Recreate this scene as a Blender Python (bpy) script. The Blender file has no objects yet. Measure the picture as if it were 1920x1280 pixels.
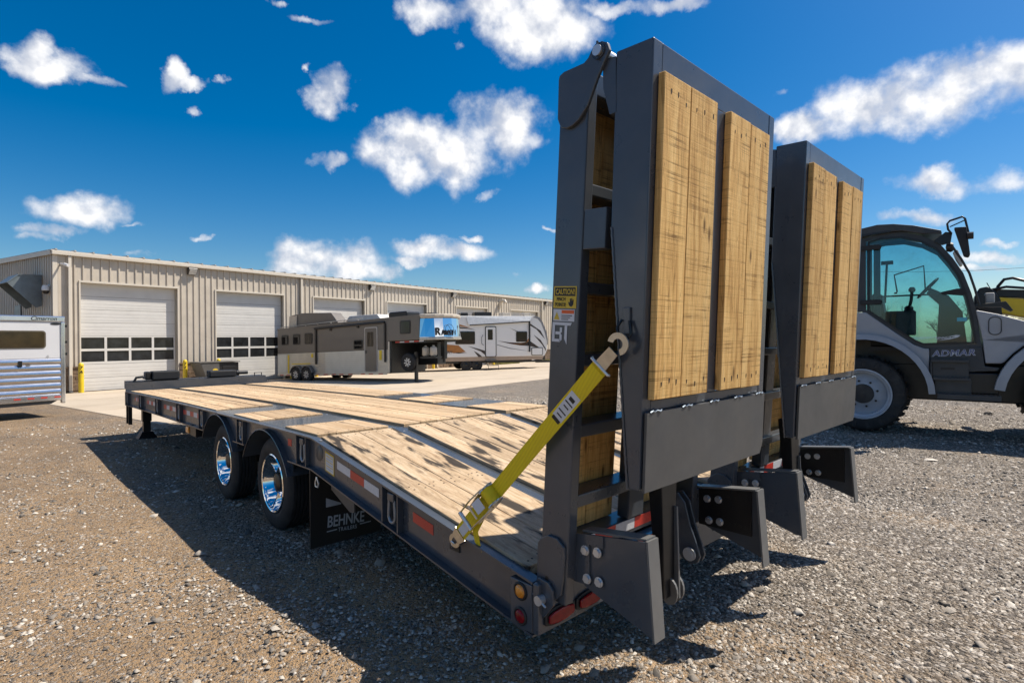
import bpy, bmesh, math, random
import numpy as np
from mathutils import Matrix, Vector
R = math.radians
scene = bpy.context.scene
COL = scene.collection
rng = random.Random(7)

# ------------------------------------------------------------------ camera
CAM = Vector((-1.667, -3.901, 1.5855))
YAW, PITCH, ROLL = 0.7564, -0.0048, -0.0066
fw = Vector((math.sin(YAW) * math.cos(PITCH), math.cos(YAW) * math.cos(PITCH), math.sin(PITCH)))
rt0 = Vector((math.cos(YAW), -math.sin(YAW), 0)); up0 = rt0.cross(fw)
rt = rt0 * math.cos(ROLL) + up0 * math.sin(ROLL); up = -rt0 * math.sin(ROLL) + up0 * math.cos(ROLL)
cam_data = bpy.data.cameras.new('camera'); cam = bpy.data.objects.new('camera', cam_data); COL.objects.link(cam)
cam.matrix_world = Matrix(((rt.x, up.x, -fw.x, CAM.x), (rt.y, up.y, -fw.y, CAM.y), (rt.z, up.z, -fw.z, CAM.z), (0, 0, 0, 1)))
cam_data.sensor_width = 36.0; cam_data.lens = 1030.46 / 1920 * 36; cam_data.clip_start = 0.05; cam_data.clip_end = 4000
scene.camera = cam

# ------------------------------------------------------------------ light
SUN = Vector((0.63, -0.31, 1.0)).normalized()
SUN_EL = math.asin(SUN.z); SUN_AZ = math.atan2(SUN.x, SUN.y)
sun_data = bpy.data.lights.new('sun', 'SUN'); sun_data.energy = 5.0; sun_data.angle = R(0.53); sun_data.color = (1.0, 0.92, 0.80)
sun = bpy.data.objects.new('sun', sun_data); COL.objects.link(sun)
sun.rotation_euler = SUN.to_track_quat('Z', 'Y').to_euler(); sun.location = (0, 0, 40)

view = scene.view_settings
view.view_transform = 'Standard'; view.look = 'None'; view.gamma = 1.0; view.use_curve_mapping = False; view.exposure = 0.5
scene.cycles.use_denoising = True
scene.cycles.use_adaptive_sampling = True; scene.cycles.adaptive_threshold = 0.012
scene.cycles.max_bounces = 6; scene.cycles.diffuse_bounces = 3; scene.cycles.glossy_bounces = 3; scene.cycles.transparent_max_bounces = 16
scene.cycles.caustics_reflective = False; scene.cycles.caustics_refractive = False
scene.cycles.sample_clamp_indirect = 6.0

# ------------------------------------------------------------------ world: daylight sky with scattered cumulus
world = bpy.data.worlds.new('World'); scene.world = world; world.use_nodes = True
world.cycles.sampling_method = 'NONE'
WN, WL = world.node_tree.nodes, world.node_tree.links
WN.clear()
def wn(t, **k):
    n = WN.new(t)
    for a, v in k.items(): setattr(n, a, v)
    return n
def wm(op, a, b=None, c=None, clamp=False):
    n = WN.new('ShaderNodeMath'); n.operation = op; n.use_clamp = clamp
    for i, v in enumerate((a, b, c)):
        if v is None: continue
        if isinstance(v, (int, float)): n.inputs[i].default_value = v
        else: WL.new(v, n.inputs[i])
    return n.outputs[0]
sky = wn('ShaderNodeTexSky'); sky.sky_type = 'NISHITA'; sky.sun_disc = False
sky.sun_elevation = SUN_EL; sky.sun_rotation = SUN_AZ; sky.altitude = 200; sky.air_density = 1.0; sky.dust_density = 0.8; sky.ozone_density = 3.0
hs = wn('ShaderNodeHueSaturation'); hs.inputs['Hue'].default_value = 0.5; hs.inputs['Saturation'].default_value = 1.54; hs.inputs['Value'].default_value = 0.80
WL.new(sky.outputs[0], hs.inputs['Color'])
tc = wn('ShaderNodeTexCoord'); sep = wn('ShaderNodeSeparateXYZ'); WL.new(tc.outputs['Generated'], sep.inputs[0])
az = wm('ARCTAN2', sep.outputs[0], sep.outputs[1]); el = wm('ARCSINE', sep.outputs[2])
# ragged edges: bend the angles with turbulence before the clouds are looked up
nz1 = wn('ShaderNodeTexNoise'); nz1.inputs['Scale'].default_value = 11; nz1.inputs['Detail'].default_value = 8; nz1.inputs['Roughness'].default_value = 0.62
nz2 = wn('ShaderNodeTexNoise'); nz2.inputs['Scale'].default_value = 15; nz2.inputs['Detail'].default_value = 7; nz2.inputs['Roughness'].default_value = 0.54
for n in (nz1, nz2): WL.new(tc.outputs['Generated'], n.inputs['Vector'])
sc1 = wn('ShaderNodeSeparateColor'); WL.new(nz1.outputs['Color'], sc1.inputs[0])
az2 = wm('ADD', az, wm('MULTIPLY', wm('SUBTRACT', sc1.outputs[0], 0.5), 0.11))
el2 = wm('ADD', el, wm('MULTIPLY', wm('SUBTRACT', sc1.outputs[1], 0.5), 0.065))
cmb = wn('ShaderNodeCombineXYZ'); WL.new(az2, cmb.inputs[0]); WL.new(el2, cmb.inputs[1])
CLOUDS = [(0.042,0.37,0.029,0.02,0.27),(0.07,0.365,0.043,0.014,0.25),(0.112,0.366,0.026,0.006,0.23),(0.204,0.38,0.02,0.018,0.2),(0.243,0.343,0.01,0.008,0.17),(0.225,0.375,0.034,0.006,0.19),(0.279,0.39,0.01,0.007,0.17),(0.432,0.397,0.034,0.026,0.11),(0.398,0.435,0.01,0.005,0.13),(0.403,0.499,0.035,0.006,0.14),(0.361,0.512,0.013,0.005,0.17),(0.626,0.53,0.057,0.018,0.04),(0.809,0.518,0.101,0.039,-0.05),(0.741,0.543,0.077,0.02,-0.02),(0.649,0.491,0.013,0.009,0.04),(0.624,0.316,0.101,0.041,0.02),(0.74,0.366,0.077,0.04,-0.01),(0.567,0.34,0.045,0.03,0.05),(0.809,0.346,0.034,0.014,-0.03),(0.436,0.294,0.03,0.011,0.08),(0.719,0.247,0.023,0.008,0),(0.101,0.184,0.061,0.019,0.12),(0.056,0.148,0.041,0.009,0.11),(0.04,0.135,0.031,0.007,0.11),(0.161,0.171,0.031,0.004,0.1),(0.171,0.132,0.021,0.007,0.08),(0.249,0.167,0.019,0.004,0.08),(0.439,0.133,0.085,0.029,0.03),(0.387,0.119,0.065,0.016,0.03),(0.51,0.117,0.044,0.013,0.02),(0.642,0.158,0.089,0.017,0),(0.575,0.141,0.038,0.009,0.02),(0.69,0.187,0.029,0.006,0),(0.81,0.09,0.024,0.008,-0.01),(0.767,0.114,0.017,0.004,-0.01),(0.816,0.196,0.019,0.004,-0.02),(1.255,0.325,0.059,0.018,-0.18),(1.341,0.331,0.072,0.03,-0.22),(1.417,0.335,0.065,0.034,-0.25),(1.486,0.336,0.053,0.033,-0.29),(1.458,0.372,0.016,0.008,-0.29),(1.441,0.212,0.062,0.017,-0.18),(1.496,0.209,0.031,0.018,-0.19),(1.395,0.173,0.046,0.011,-0.14),(1.48,0.122,0.022,0.006,-0.12),(1.469,0.102,0.038,0.009,-0.1),(1.463,0.086,0.033,0.006,-0.08),(0.951,0.533,0.092,0.009,-0.11),(1.043,0.526,0.07,0.009,-0.15),(1.218,0.381,0.013,0.008,-0.18)]
acc, vec = None, cmb.outputs[0]
for (a, e, w, h, t) in CLOUDS:            # one after the other: the running result rides along in z so that few values are alive at once
    mp = wn('ShaderNodeMapping'); mp.vector_type = 'TEXTURE'
    mp.inputs['Location'].default_value = (a, e, 0); mp.inputs['Rotation'].default_value = (0, 0, t); mp.inputs['Scale'].default_value = (w * 1.2, h * 1.42, 1e6)
    WL.new(vec, mp.inputs['Vector'])
    ln = wn('ShaderNodeVectorMath'); ln.operation = 'DOT_PRODUCT'; WL.new(mp.outputs[0], ln.inputs[0]); WL.new(mp.outputs[0], ln.inputs[1])
    d = ln.outputs['Value']
    if w * h < 0.0016: d = wm('ADD', d, min(0.55, 0.12 + 0.0002 / (w * h + 1e-4) * 0.5))      # small clouds are thin
    acc = wm('MINIMUM', d, 50.0) if acc is None else wm('SMOOTH_MIN', acc, d, 0.35)
    cx = wn('ShaderNodeCombineXYZ'); WL.new(az2, cx.inputs[0]); WL.new(el2, cx.inputs[1]); WL.new(acc, cx.inputs[2]); vec = cx.outputs[0]
dens = wm('SUBTRACT', 1.0, acc)
# the rest of the sky, beside and behind the view, carries the same scattered cumulus
nz3 = wn('ShaderNodeTexNoise'); nz3.inputs['Scale'].default_value = 3.2; nz3.inputs['Detail'].default_value = 4; WL.new(tc.outputs['Generated'], nz3.inputs['Vector'])
away = wm('ABSOLUTE', wm('SUBTRACT', wm('FLOORED_MODULO', wm('ADD', az, math.pi - YAW), 2 * math.pi), math.pi))
amask = wn('ShaderNodeMapRange'); amask.inputs['From Min'].default_value = 0.82; amask.inputs['From Max'].default_value = 1.05; WL.new(away, amask.inputs['Value'])
other = wm('SUBTRACT', wm('MULTIPLY', wm('SUBTRACT', nz3.outputs[0], 0.57), 14.0), wm('MULTIPLY', wm('SUBTRACT', 1.0, amask.outputs[0]), 9.0))
dens = wm('MAXIMUM', dens, wm('MINIMUM', other, 1.0))
dens = wm('ADD', wm('MAXIMUM', dens, -2.0), wm('MULTIPLY', wm('SUBTRACT', nz2.outputs[0], 0.5), 2.9))
mr = wn('ShaderNodeMapRange'); mr.interpolation_type = 'SMOOTHSTEP'
mr.inputs['From Min'].default_value = -0.25; mr.inputs['From Max'].default_value = 1.0; WL.new(dens, mr.inputs['Value'])
# thick parts are white, thin and lower parts greyer
core = wn('ShaderNodeMapRange'); core.inputs['From Min'].default_value = 0.0; core.inputs['From Max'].default_value = 1.1; WL.new(dens, core.inputs['Value'])
# sunlit and shaded sides of the billows: the same turbulence looked up a little way towards the sun
shf = wn('ShaderNodeVectorMath'); shf.operation = 'ADD'; shf.inputs[1].default_value = tuple(Vector((SUN.x, SUN.y, SUN.z)) * 0.022); WL.new(tc.outputs['Generated'], shf.inputs[0])
nz4 = wn('ShaderNodeTexNoise'); nz4.inputs['Scale'].default_value = 15; nz4.inputs['Detail'].default_value = 4; nz4.inputs['Roughness'].default_value = 0.5; WL.new(shf.outputs[0], nz4.inputs['Vector'])
relief = wm('ADD', 0.62, wm('MULTIPLY', wm('SUBTRACT', nz2.outputs[0], nz4.outputs[0]), 5.5), clamp=True)
shade = wm('MULTIPLY', wm('ADD', 0.25, wm('MULTIPLY', core.outputs[0], 0.75)), relief, clamp=True)
ccol = wn('ShaderNodeMixRGB'); ccol.inputs[1].default_value = (4.5, 4.8, 5.5, 1); ccol.inputs[2].default_value = (8.4, 8.3, 8.2, 1); WL.new(shade, ccol.inputs[0])
mixc = wn('ShaderNodeMixRGB'); WL.new(wm('MULTIPLY', mr.outputs[0], 0.97), mixc.inputs[0]); WL.new(hs.outputs[0], mixc.inputs[1]); WL.new(ccol.outputs[0], mixc.inputs[2])
bg = wn('ShaderNodeBackground'); bg.inputs['Strength'].default_value = 0.098; WL.new(mixc.outputs[0], bg.inputs['Color'])
wo = wn('ShaderNodeOutputWorld'); WL.new(bg.outputs[0], wo.inputs['Surface'])

# ------------------------------------------------------------------ mesh helpers
class M:
    def __init__(s, f=None): s.v = []; s.f = []; s.fn = f
    def _add(s, vs, fs):
        b = len(s.v); s.v += [tuple(s.fn(*p)) if s.fn else tuple(p) for p in vs]; s.f += [tuple(i + b for i in f) for f in fs]
        return s
    def hexa(s, p): return s._add(p, [(0, 1, 2, 3), (7, 6, 5, 4), (0, 4, 5, 1), (1, 5, 6, 2), (2, 6, 7, 3), (3, 7, 4, 0)])
    def box(s, x0, x1, y0, y1, z0, z1): return s.hexa([(x0, y0, z0), (x1, y0, z0), (x1, y1, z0), (x0, y1, z0), (x0, y0, z1), (x1, y0, z1), (x1, y1, z1), (x0, y1, z1)])
    def boxy(s, x0, x1, ys, z0, z1):             # a box cut along y (bends with the deck)
        return s.sweep([(x0, z0), (x1, z0), (x1, z1), (x0, z1)], ys)
    def sweep(s, sec, ys):                        # (x, z) section carried along y
        n = len(sec); vs = [(x, y, z) for y in ys for (x, z) in sec]; fs = []
        for i in range(len(ys) - 1):
            for k in range(n): fs.append((i * n + k, i * n + (k + 1) % n, (i + 1) * n + (k + 1) % n, (i + 1) * n + k))
        fs.append(tuple(range(n))[::-1]); fs.append(tuple((len(ys) - 1) * n + k for k in range(n)))
        return s._add(vs, fs)
    def prism(s, pts, ax, a0, a1):                # polygon pushed along an axis: x:(y,z) y:(x,z) z:(x,y)
        mk = {'x': lambda p, a: (a, p[0], p[1]), 'y': lambda p, a: (p[0], a, p[1]), 'z': lambda p, a: (p[0], p[1], a)}[ax]
        n = len(pts); vs = [mk(p, a0) for p in pts] + [mk(p, a1) for p in pts]
        return s._add(vs, [tuple(range(n))[::-1], tuple(range(n, 2 * n))] + [(i, (i + 1) % n, n + (i + 1) % n, n + i) for i in range(n)])
    def cyl(s, p0, p1, r0, r1=None, n=16, caps=True):
        r1 = r0 if r1 is None else r1; p0 = Vector(p0); p1 = Vector(p1); d = (p1 - p0).normalized()
        a = d.orthogonal().normalized(); b = d.cross(a); vs = []
        for p, r in ((p0, r0), (p1, r1)):
            vs += [tuple(p + (a * math.cos(2 * math.pi * k / n) + b * math.sin(2 * math.pi * k / n)) * r) for k in range(n)]
        fs = [(k, (k + 1) % n, n + (k + 1) % n, n + k) for k in range(n)]
        if caps: fs += [tuple(range(n))[::-1], tuple(range(n, 2 * n))]
        return s._add(vs, fs)
    def tube(s, pts, r, n=8, closed=False):
        pts = [Vector(p) for p in pts]; L = len(pts); vs = []; ref = None
        for i, p in enumerate(pts):
            d = (pts[(i + 1) % L] - pts[i - 1]) if closed else (pts[min(i + 1, L - 1)] - pts[max(i - 1, 0)])
            d.normalize()
            ref = d.orthogonal().normalized() if ref is None else (ref - d * ref.dot(d)).normalized()
            b = d.cross(ref)
            vs += [tuple(p + (ref * math.cos(2 * math.pi * k / n) + b * math.sin(2 * math.pi * k / n)) * r) for k in range(n)]
        fs = []
        for i in range(L if closed else L - 1):
            j = (i + 1) % L
            for k in range(n): fs.append((i * n + k, i * n + (k + 1) % n, j * n + (k + 1) % n, j * n + k))
        if not closed: fs += [tuple(range(n))[::-1], tuple((L - 1) * n + k for k in range(n))]
        return s._add(vs, fs)
    def lathe(s, prof, c, d, n=32, closed=False):  # (r, h) profile turned round axis d through c
        c = Vector(c); d = Vector(d).normalized(); a = d.orthogonal().normalized(); b = d.cross(a); vs = []
        for r, h in prof:
            vs += [tuple(c + d * h + (a * math.cos(2 * math.pi * k / n) + b * math.sin(2 * math.pi * k / n)) * max(r, 1e-4)) for k in range(n)]
        m = len(prof); fs = []
        for i in range(m if closed else m - 1):
            j = (i + 1) % m
            for k in range(n): fs.append((i * n + k, i * n + (k + 1) % n, j * n + (k + 1) % n, j * n + k))
        return s._add(vs, fs)
    def strip(s, path, off, wid):                 # flat band: path points, thickness vector, width vector
        vs = []; fs = []; o = Vector(off); w = Vector(wid)
        for p in path:
            p = Vector(p); vs += [tuple(p - w + o), tuple(p + w + o), tuple(p + w - o), tuple(p - w - o)]
        for i in range(len(path) - 1):
            for k in range(4): fs.append((i * 4 + k, i * 4 + (k + 1) % 4, i * 4 + 4 + (k + 1) % 4, i * 4 + 4 + k))
        L = len(path) - 1; fs += [(3, 2, 1, 0), (L * 4, L * 4 + 1, L * 4 + 2, L * 4 + 3)]
        return s._add(vs, fs)

WP = {}
def tag(o, label=None, cat=None, group=None, kind=None):
    if label: o['label'] = label
    if cat: o['category'] = cat
    if group: o['group'] = group
    if kind: o['kind'] = kind
    return o
def place(o, parent, loc):
    loc = Vector(loc); WP[o] = loc
    if parent is not None: o.parent = parent; o.location = loc - WP[parent]
    else: o.location = loc
def empty(name, loc, label=None, cat=None, group=None):
    o = bpy.data.objects.new(name, None); COL.objects.link(o); o.empty_display_size = 0.2; place(o, None, loc)
    return tag(o, label, cat, group)
def mesh(m, mat, smooth=None, center=True, name='mesh'):
    me = bpy.data.meshes.new(name)
    c = Vector((0, 0, 0))
    if center:
        a = np.array(m.v); c = Vector(((a.min(0) + a.max(0)) / 2).tolist())
        vs = (a - np.array(c)).tolist()
    else: vs = m.v
    me.from_pydata(vs, [], m.f)
    bm = bmesh.new(); bm.from_mesh(me); bmesh.ops.recalc_face_normals(bm, faces=bm.faces)
    if smooth is not None:
        for f in bm.faces: f.smooth = True
        for e in bm.edges:
            if len(e.link_faces) == 2 and e.calc_face_angle(0) > smooth: e.smooth = False
    bm.to_mesh(me); bm.free()
    me.materials.append(mat)
    return me, c
def obj(name, m, mat, parent=None, smooth=None, bevel=0, seg=2):
    me, c = mesh(m, mat, smooth, name=name)
    o = bpy.data.objects.new(name, me); COL.objects.link(o); place(o, parent, c)
    if bevel:
        b = o.modifiers.new('edge', 'BEVEL'); b.width = bevel; b.segments = seg; b.limit_method = 'ANGLE'; b.angle_limit = R(35); b.harden_normals = False
    return o
def inst(name, me, loc, parent=None, rot=None, scale=None):
    o = bpy.data.objects.new(name, me); COL.objects.link(o); place(o, parent, loc)
    if rot: o.rotation_euler = rot
    if scale: o.scale = scale
    return o
def text(name, body, mat, parent, loc, xdir, updir, size, extrude=0.001, bold=0.0, shear=0.0, align='LEFT', sx=1.0, spacing=1.0):
    cu = bpy.data.curves.new(name, 'FONT'); cu.body = body; cu.size = size; cu.extrude = extrude; cu.offset = bold; cu.shear = shear
    cu.align_x = align; cu.space_character = spacing; cu.materials.append(mat); cu.resolution_u = 3
    tmp = bpy.data.objects.new(name, cu); me = bpy.data.meshes.new_from_object(tmp); bpy.data.objects.remove(tmp)
    o = bpy.data.objects.new(name, me); COL.objects.link(o)
    x = Vector(xdir).normalized(); u = Vector(updir); u = (u - x * u.dot(x)).normalized(); n = x.cross(u)
    place(o, parent, loc)
    o.rotation_euler = Matrix((x, u, n)).transposed().to_euler(); o.scale = (sx, 1, 1)
    return o

# ------------------------------------------------------------------ materials
def nodes(name):
    m = bpy.data.materials.new(name); m.use_nodes = True; nt = m.node_tree
    return m, nt, nt.nodes['Principled BSDF']
def nd(nt, t, ins=None, **k):
    n = nt.nodes.new(t)
    for a, v in k.items(): setattr(n, a, v)
    for i, v in (ins or {}).items():
        if hasattr(v, 'is_output') or isinstance(v, bpy.types.NodeSocket): nt.links.new(v, n.inputs[i])
        else: n.inputs[i].default_value = v
    return n
def mth(nt, op, a, b=0.0, c=0.0, clamp=False):
    n = nt.nodes.new('ShaderNodeMath'); n.operation = op; n.use_clamp = clamp
    for i, v in enumerate((a, b, c)):
        if isinstance(v, (int, float)): n.inputs[i].default_value = v
        else: nt.links.new(v, n.inputs[i])
    return n.outputs[0]
def mixc(nt, f, a, b, mode='MIX'):
    n = nt.nodes.new('ShaderNodeMixRGB'); n.blend_type = mode
    for i, v in enumerate((f, a, b)):
        if isinstance(v, bpy.types.NodeSocket): nt.links.new(v, n.inputs[i])
        else: n.inputs[i].default_value = v if i == 0 else ((*v, 1) if len(v) == 3 else v)
    return n.outputs[0]
def coords(nt, scale=(1, 1, 1), rand=True):
    tcn = nt.nodes.new('ShaderNodeTexCoord'); out = tcn.outputs['Object']
    if rand:
        oi = nt.nodes.new('ShaderNodeObjectInfo')
        off = nd(nt, 'ShaderNodeVectorMath', {0: oi.outputs['Random'], 1: (37.0, 71.0, 53.0)}, operation='MULTIPLY').outputs[0]
        out = nd(nt, 'ShaderNodeVectorMath', {0: out, 1: off}, operation='ADD').outputs[0]
    if scale != (1, 1, 1): out = nd(nt, 'ShaderNodeVectorMath', {0: out, 1: scale}, operation='MULTIPLY').outputs[0]
    return out
def noise(nt, vec, scale, detail=5, rough=0.6, dist=0.0):
    return nd(nt, 'ShaderNodeTexNoise', {'Vector': vec, 'Scale': scale, 'Detail': detail, 'Roughness': rough, 'Distortion': dist}).outputs[0]
def ramp(nt, f, stops):
    n = nt.nodes.new('ShaderNodeValToRGB'); nt.links.new(f, n.inputs[0]); e = n.color_ramp.elements
    while len(e) < len(stops): e.new(0.5)
    for k, (p, c) in enumerate(stops): e[k].position = p; e[k].color = (*c, 1) if not isinstance(c, (int, float)) else (c, c, c, 1)
    return n.outputs[0]
def bump(nt, bs, h, strength, dist):
    b = nd(nt, 'ShaderNodeBump', {'Height': h, 'Strength': strength, 'Distance': dist}); nt.links.new(b.outputs[0], bs.inputs['Normal'])
def simple(name, base, rough=0.5, metal=0.0, var=0.12, vs=6.0, spec=0.5, coat=0.0, bumpy=0.0, bs_=60.0, rvar=0.12, dust=0.0):
    m, nt, b = nodes(name); v = coords(nt); n1 = noise(nt, v, vs)
    d = [max(0, c * (1 - var)) for c in base]; l = [min(1, c * (1 + var)) for c in base]
    col = ramp(nt, n1, [(0.3, tuple(d)), (0.7, tuple(l))])
    if dust:
        n2 = noise(nt, v, 2.3, 7, 0.7); col = mixc(nt, mth(nt, 'MULTIPLY', ramp(nt, n2, [(0.45, 0.0), (0.75, 1.0)]), dust), col, (0.30, 0.25, 0.19))
    nt.links.new(col, b.inputs['Base Color'])
    rr = noise(nt, v, vs * 2.5, 4)
    nt.links.new(mth(nt, 'ADD', mth(nt, 'MULTIPLY', mth(nt, 'SUBTRACT', rr, 0.5), rvar * 2), rough, clamp=True), b.inputs['Roughness'])
    b.inputs['Metallic'].default_value = metal; b.inputs['Specular IOR Level'].default_value = spec
    if coat: b.inputs['Coat Weight'].default_value = coat; b.inputs['Coat Roughness'].default_value = 0.06
    if bumpy: bump(nt, b, noise(nt, v, bs_, 3), bumpy, 0.004)
    return m
def wood(name, dark, mid, light, ax, saw=0.0, stain=0.0, grey=0.0, knots=1.0):
    """sawn oak: grain along axis ax (0 x, 1 y, 2 z), cross saw marks, optional black tyre and oil stains"""
    m, nt, b = nodes(name)
    s1 = [22.0] * 3; s1[ax] = 1.1
    s2 = [150.0] * 3; s2[ax] = 3.0
    v = coords(nt); v1 = nd(nt, 'ShaderNodeVectorMath', {0: v, 1: tuple(s1)}, operation='MULTIPLY').outputs[0]
    v2 = nd(nt, 'ShaderNodeVectorMath', {0: v, 1: tuple(s2)}, operation='MULTIPLY').outputs[0]
    g1 = noise(nt, v1, 1.0, 5, 0.6, 1.2); g2 = noise(nt, v2, 1.0, 3, 0.6)
    col = ramp(nt, mth(nt, 'ADD', mth(nt, 'MULTIPLY', g1, 0.7), mth(nt, 'MULTIPLY', g2, 0.3)), [(0.33, dark), (0.5, mid), (0.68, light)])
    # knots
    s3 = [7.0 * knots] * 3; s3[ax] = 2.2 * knots
    v3 = nd(nt, 'ShaderNodeVectorMath', {0: v, 1: tuple(s3)}, operation='MULTIPLY').outputs[0]
    kn = nd(nt, 'ShaderNodeTexVoronoi', {'Vector': v3, 'Scale': 1.0}).outputs['Distance']
    col = mixc(nt, ramp(nt, kn, [(0.05, 0.9), (0.16, 0.0)]), col, tuple(c * 0.32 for c in dark))
    # drying splits: thin dark lines along the grain
    s7 = [34.0] * 3; s7[ax] = 0.7
    v7 = nd(nt, 'ShaderNodeVectorMath', {0: v, 1: tuple(s7)}, operation='MULTIPLY').outputs[0]
    sp_ = noise(nt, v7, 1.0, 2, 0.5, 0.6)
    col = mixc(nt, mth(nt, 'MULTIPLY', ramp(nt, mth(nt, 'ABSOLUTE', mth(nt, 'SUBTRACT', sp_, 0.5)), [(0.0, 1.0), (0.012, 0.0)]), 0.55), col, tuple(c * 0.4 for c in dark))
    # broad tone differences between boards and inside a board
    oi = nt.nodes.new('ShaderNodeObjectInfo')
    s4 = [3.0] * 3; s4[ax] = 0.5
    v4 = nd(nt, 'ShaderNodeVectorMath', {0: v, 1: tuple(s4)}, operation='MULTIPLY').outputs[0]
    tone = mth(nt, 'ADD', mth(nt, 'MULTIPLY', oi.outputs['Random'], 0.34), mth(nt, 'MULTIPLY', noise(nt, v4, 1.0, 4), 0.5))
    col = mixc(nt, 1.0, col, ramp(nt, tone, [(0.15, (0.70, 0.66, 0.60)), (0.65, (1.16, 1.14, 1.10))]), 'MULTIPLY')
    h = mth(nt, 'MULTIPLY', g2, 0.6)
    if saw:
        s5 = [0.9] * 3; s5[ax] = 62.0
        v5 = nd(nt, 'ShaderNodeVectorMath', {0: v, 1: tuple(s5)}, operation='MULTIPLY').outputs[0]
        sw = noise(nt, v5, 1.0, 6, 0.78, 0.8)
        col = mixc(nt, mth(nt, 'MULTIPLY', mth(nt, 'MULTIPLY', ramp(nt, sw, [(0.41, 1.0), (0.465, 0.0)]), ramp(nt, noise(nt, v4, 3.0, 4), [(0.4, 0.15), (0.65, 1.0)])), saw), col, tuple(c * 0.45 for c in dark))
        h = mth(nt, 'ADD', h, mth(nt, 'MULTIPLY', sw, 1.2))
    if grey: col = mixc(nt, mth(nt, 'MULTIPLY', noise(nt, v4, 2.6, 6), grey), col, (0.34, 0.30, 0.25))
    if stain:
        s6 = [9.0] * 3; s6[ax] = 1.7
        v6 = nd(nt, 'ShaderNodeVectorMath', {0: v, 1: tuple(s6)}, operation='MULTIPLY').outputs[0]
        st = mth(nt, 'ADD', noise(nt, v6, 1.0, 3, 0.55), mth(nt, 'MULTIPLY', g2, 0.12))
        col = mixc(nt, mth(nt, 'MULTIPLY', ramp(nt, st, [(0.615, 0.0), (0.68, 1.0)]), stain), col, (0.018, 0.016, 0.015))
    nt.links.new(col, b.inputs['Base Color']); b.inputs['Roughness'].default_value = 0.78; b.inputs['Specular IOR Level'].default_value = 0.25
    bump(nt, b, h, 0.35, 0.004)
    return m
PAINT = simple('slate_grey_paint', (0.052, 0.062, 0.077), 0.31, var=0.16, vs=3, rvar=0.14, coat=0.25, bumpy=0.05, bs_=30, dust=0.07)
PAINTD = simple('slate_grey_deck_steel', (0.045, 0.052, 0.060), 0.20, var=0.08, vs=2, rvar=0.03, coat=0.3, dust=0.03)
PLATE = simple('slate_grey_plate', (0.075, 0.076, 0.077), 0.42, var=0.14, vs=4, rvar=0.15, dust=0.10)
BLACK = simple('black_paint', (0.010, 0.010, 0.011), 0.35, var=0.2)
BLACKM = simple('black_plastic', (0.014, 0.014, 0.015), 0.6, var=0.2)
RUBBER = simple('tyre_rubber', (0.026, 0.026, 0.027), 0.72, var=0.25, vs=9, spec=0.3, bumpy=0.15, bs_=90, dust=0.10)
FLAP = simple('mud_flap_rubber', (0.008, 0.008, 0.009), 0.5, var=0.2)
CHROME = simple('polished_alloy', (0.86, 0.87, 0.88), 0.05, 1.0, var=0.02, rvar=0.02)
ZINC = simple('zinc_bolt', (0.66, 0.67, 0.68), 0.30, 0.65, var=0.08)
BRASSY = simple('yellow_zinc', (0.54, 0.51, 0.44), 0.34, 0.9, var=0.12, vs=30)
WELD = simple('bare_weld', (0.24, 0.29, 0.34), 0.4, 0.6, var=0.35, vs=60)
GALV = simple('galvanised_ring', (0.24, 0.27, 0.31), 0.42, 0.7, var=0.15, vs=30)
OAK = wood('sawn_oak_ramp', (0.38, 0.20, 0.060), (0.66, 0.415, 0.155), (0.80, 0.56, 0.25), 2, saw=0.85, knots=1.6)
DECK = wood('oak_deck', (0.36, 0.22, 0.11), (0.57, 0.41, 0.25), (0.70, 0.55, 0.39), 1, grey=0.2, saw=0.10)
DOVE = wood('oak_deck_stained', (0.30, 0.19, 0.105), (0.50, 0.37, 0.235), (0.66, 0.52, 0.38), 1, grey=0.3, stain=0.93)
NAIL = simple('rusty_nail_hole', (0.030, 0.020, 0.013), 0.8)
RED = simple('red_reflective', (0.55, 0.045, 0.03), 0.35, var=0.1, vs=80)
WHITE = simple('white_reflective', (0.62, 0.63, 0.66), 0.35, var=0.08, vs=80)
REDLENS = simple('red_lens', (0.20, 0.006, 0.010), 0.15, var=0.3, vs=60, spec=0.3)
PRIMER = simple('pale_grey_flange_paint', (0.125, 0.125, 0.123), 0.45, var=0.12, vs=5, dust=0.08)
AMBER = simple('amber_lens', (0.75, 0.26, 0.02), 0.15, var=0.15, vs=60, coat=0.6)
ORANGE = simple('orange_label', (0.75, 0.12, 0.02), 0.45, var=0.05)
YELLOW = simple('yellow_label', (0.62, 0.43, 0.03), 0.45, var=0.05)
LABELW = simple('white_label', (0.62, 0.63, 0.66), 0.45, var=0.05)
INK = simple('black_ink', (0.012, 0.012, 0.012), 0.5)
SILVERINK = simple('silver_ink', (0.42, 0.44, 0.48), 0.5)
def m_strap():
    m, nt, b = nodes('yellow_webbing'); v = coords(nt, rand=False)
    w = nd(nt, 'ShaderNodeTexWave', {'Vector': v, 'Scale': 160.0, 'Distortion': 1.0, 'Detail': 2.0}).outputs['Fac']
    col = mixc(nt, mth(nt, 'MULTIPLY', w, 0.35), (0.80, 0.61, 0.010), (0.60, 0.43, 0.006))
    col = mixc(nt, mth(nt, 'MULTIPLY', ramp(nt, noise(nt, v, 9, 5), [(0.5, 0.0), (0.75, 1.0)]), 0.25), col, (0.55, 0.28, 0.02))
    nt.links.new(col, b.inputs['Base Color']); b.inputs['Roughness'].default_value = 0.75; bump(nt, b, w, 0.4, 0.002); return m
STRAP = m_strap()
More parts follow.
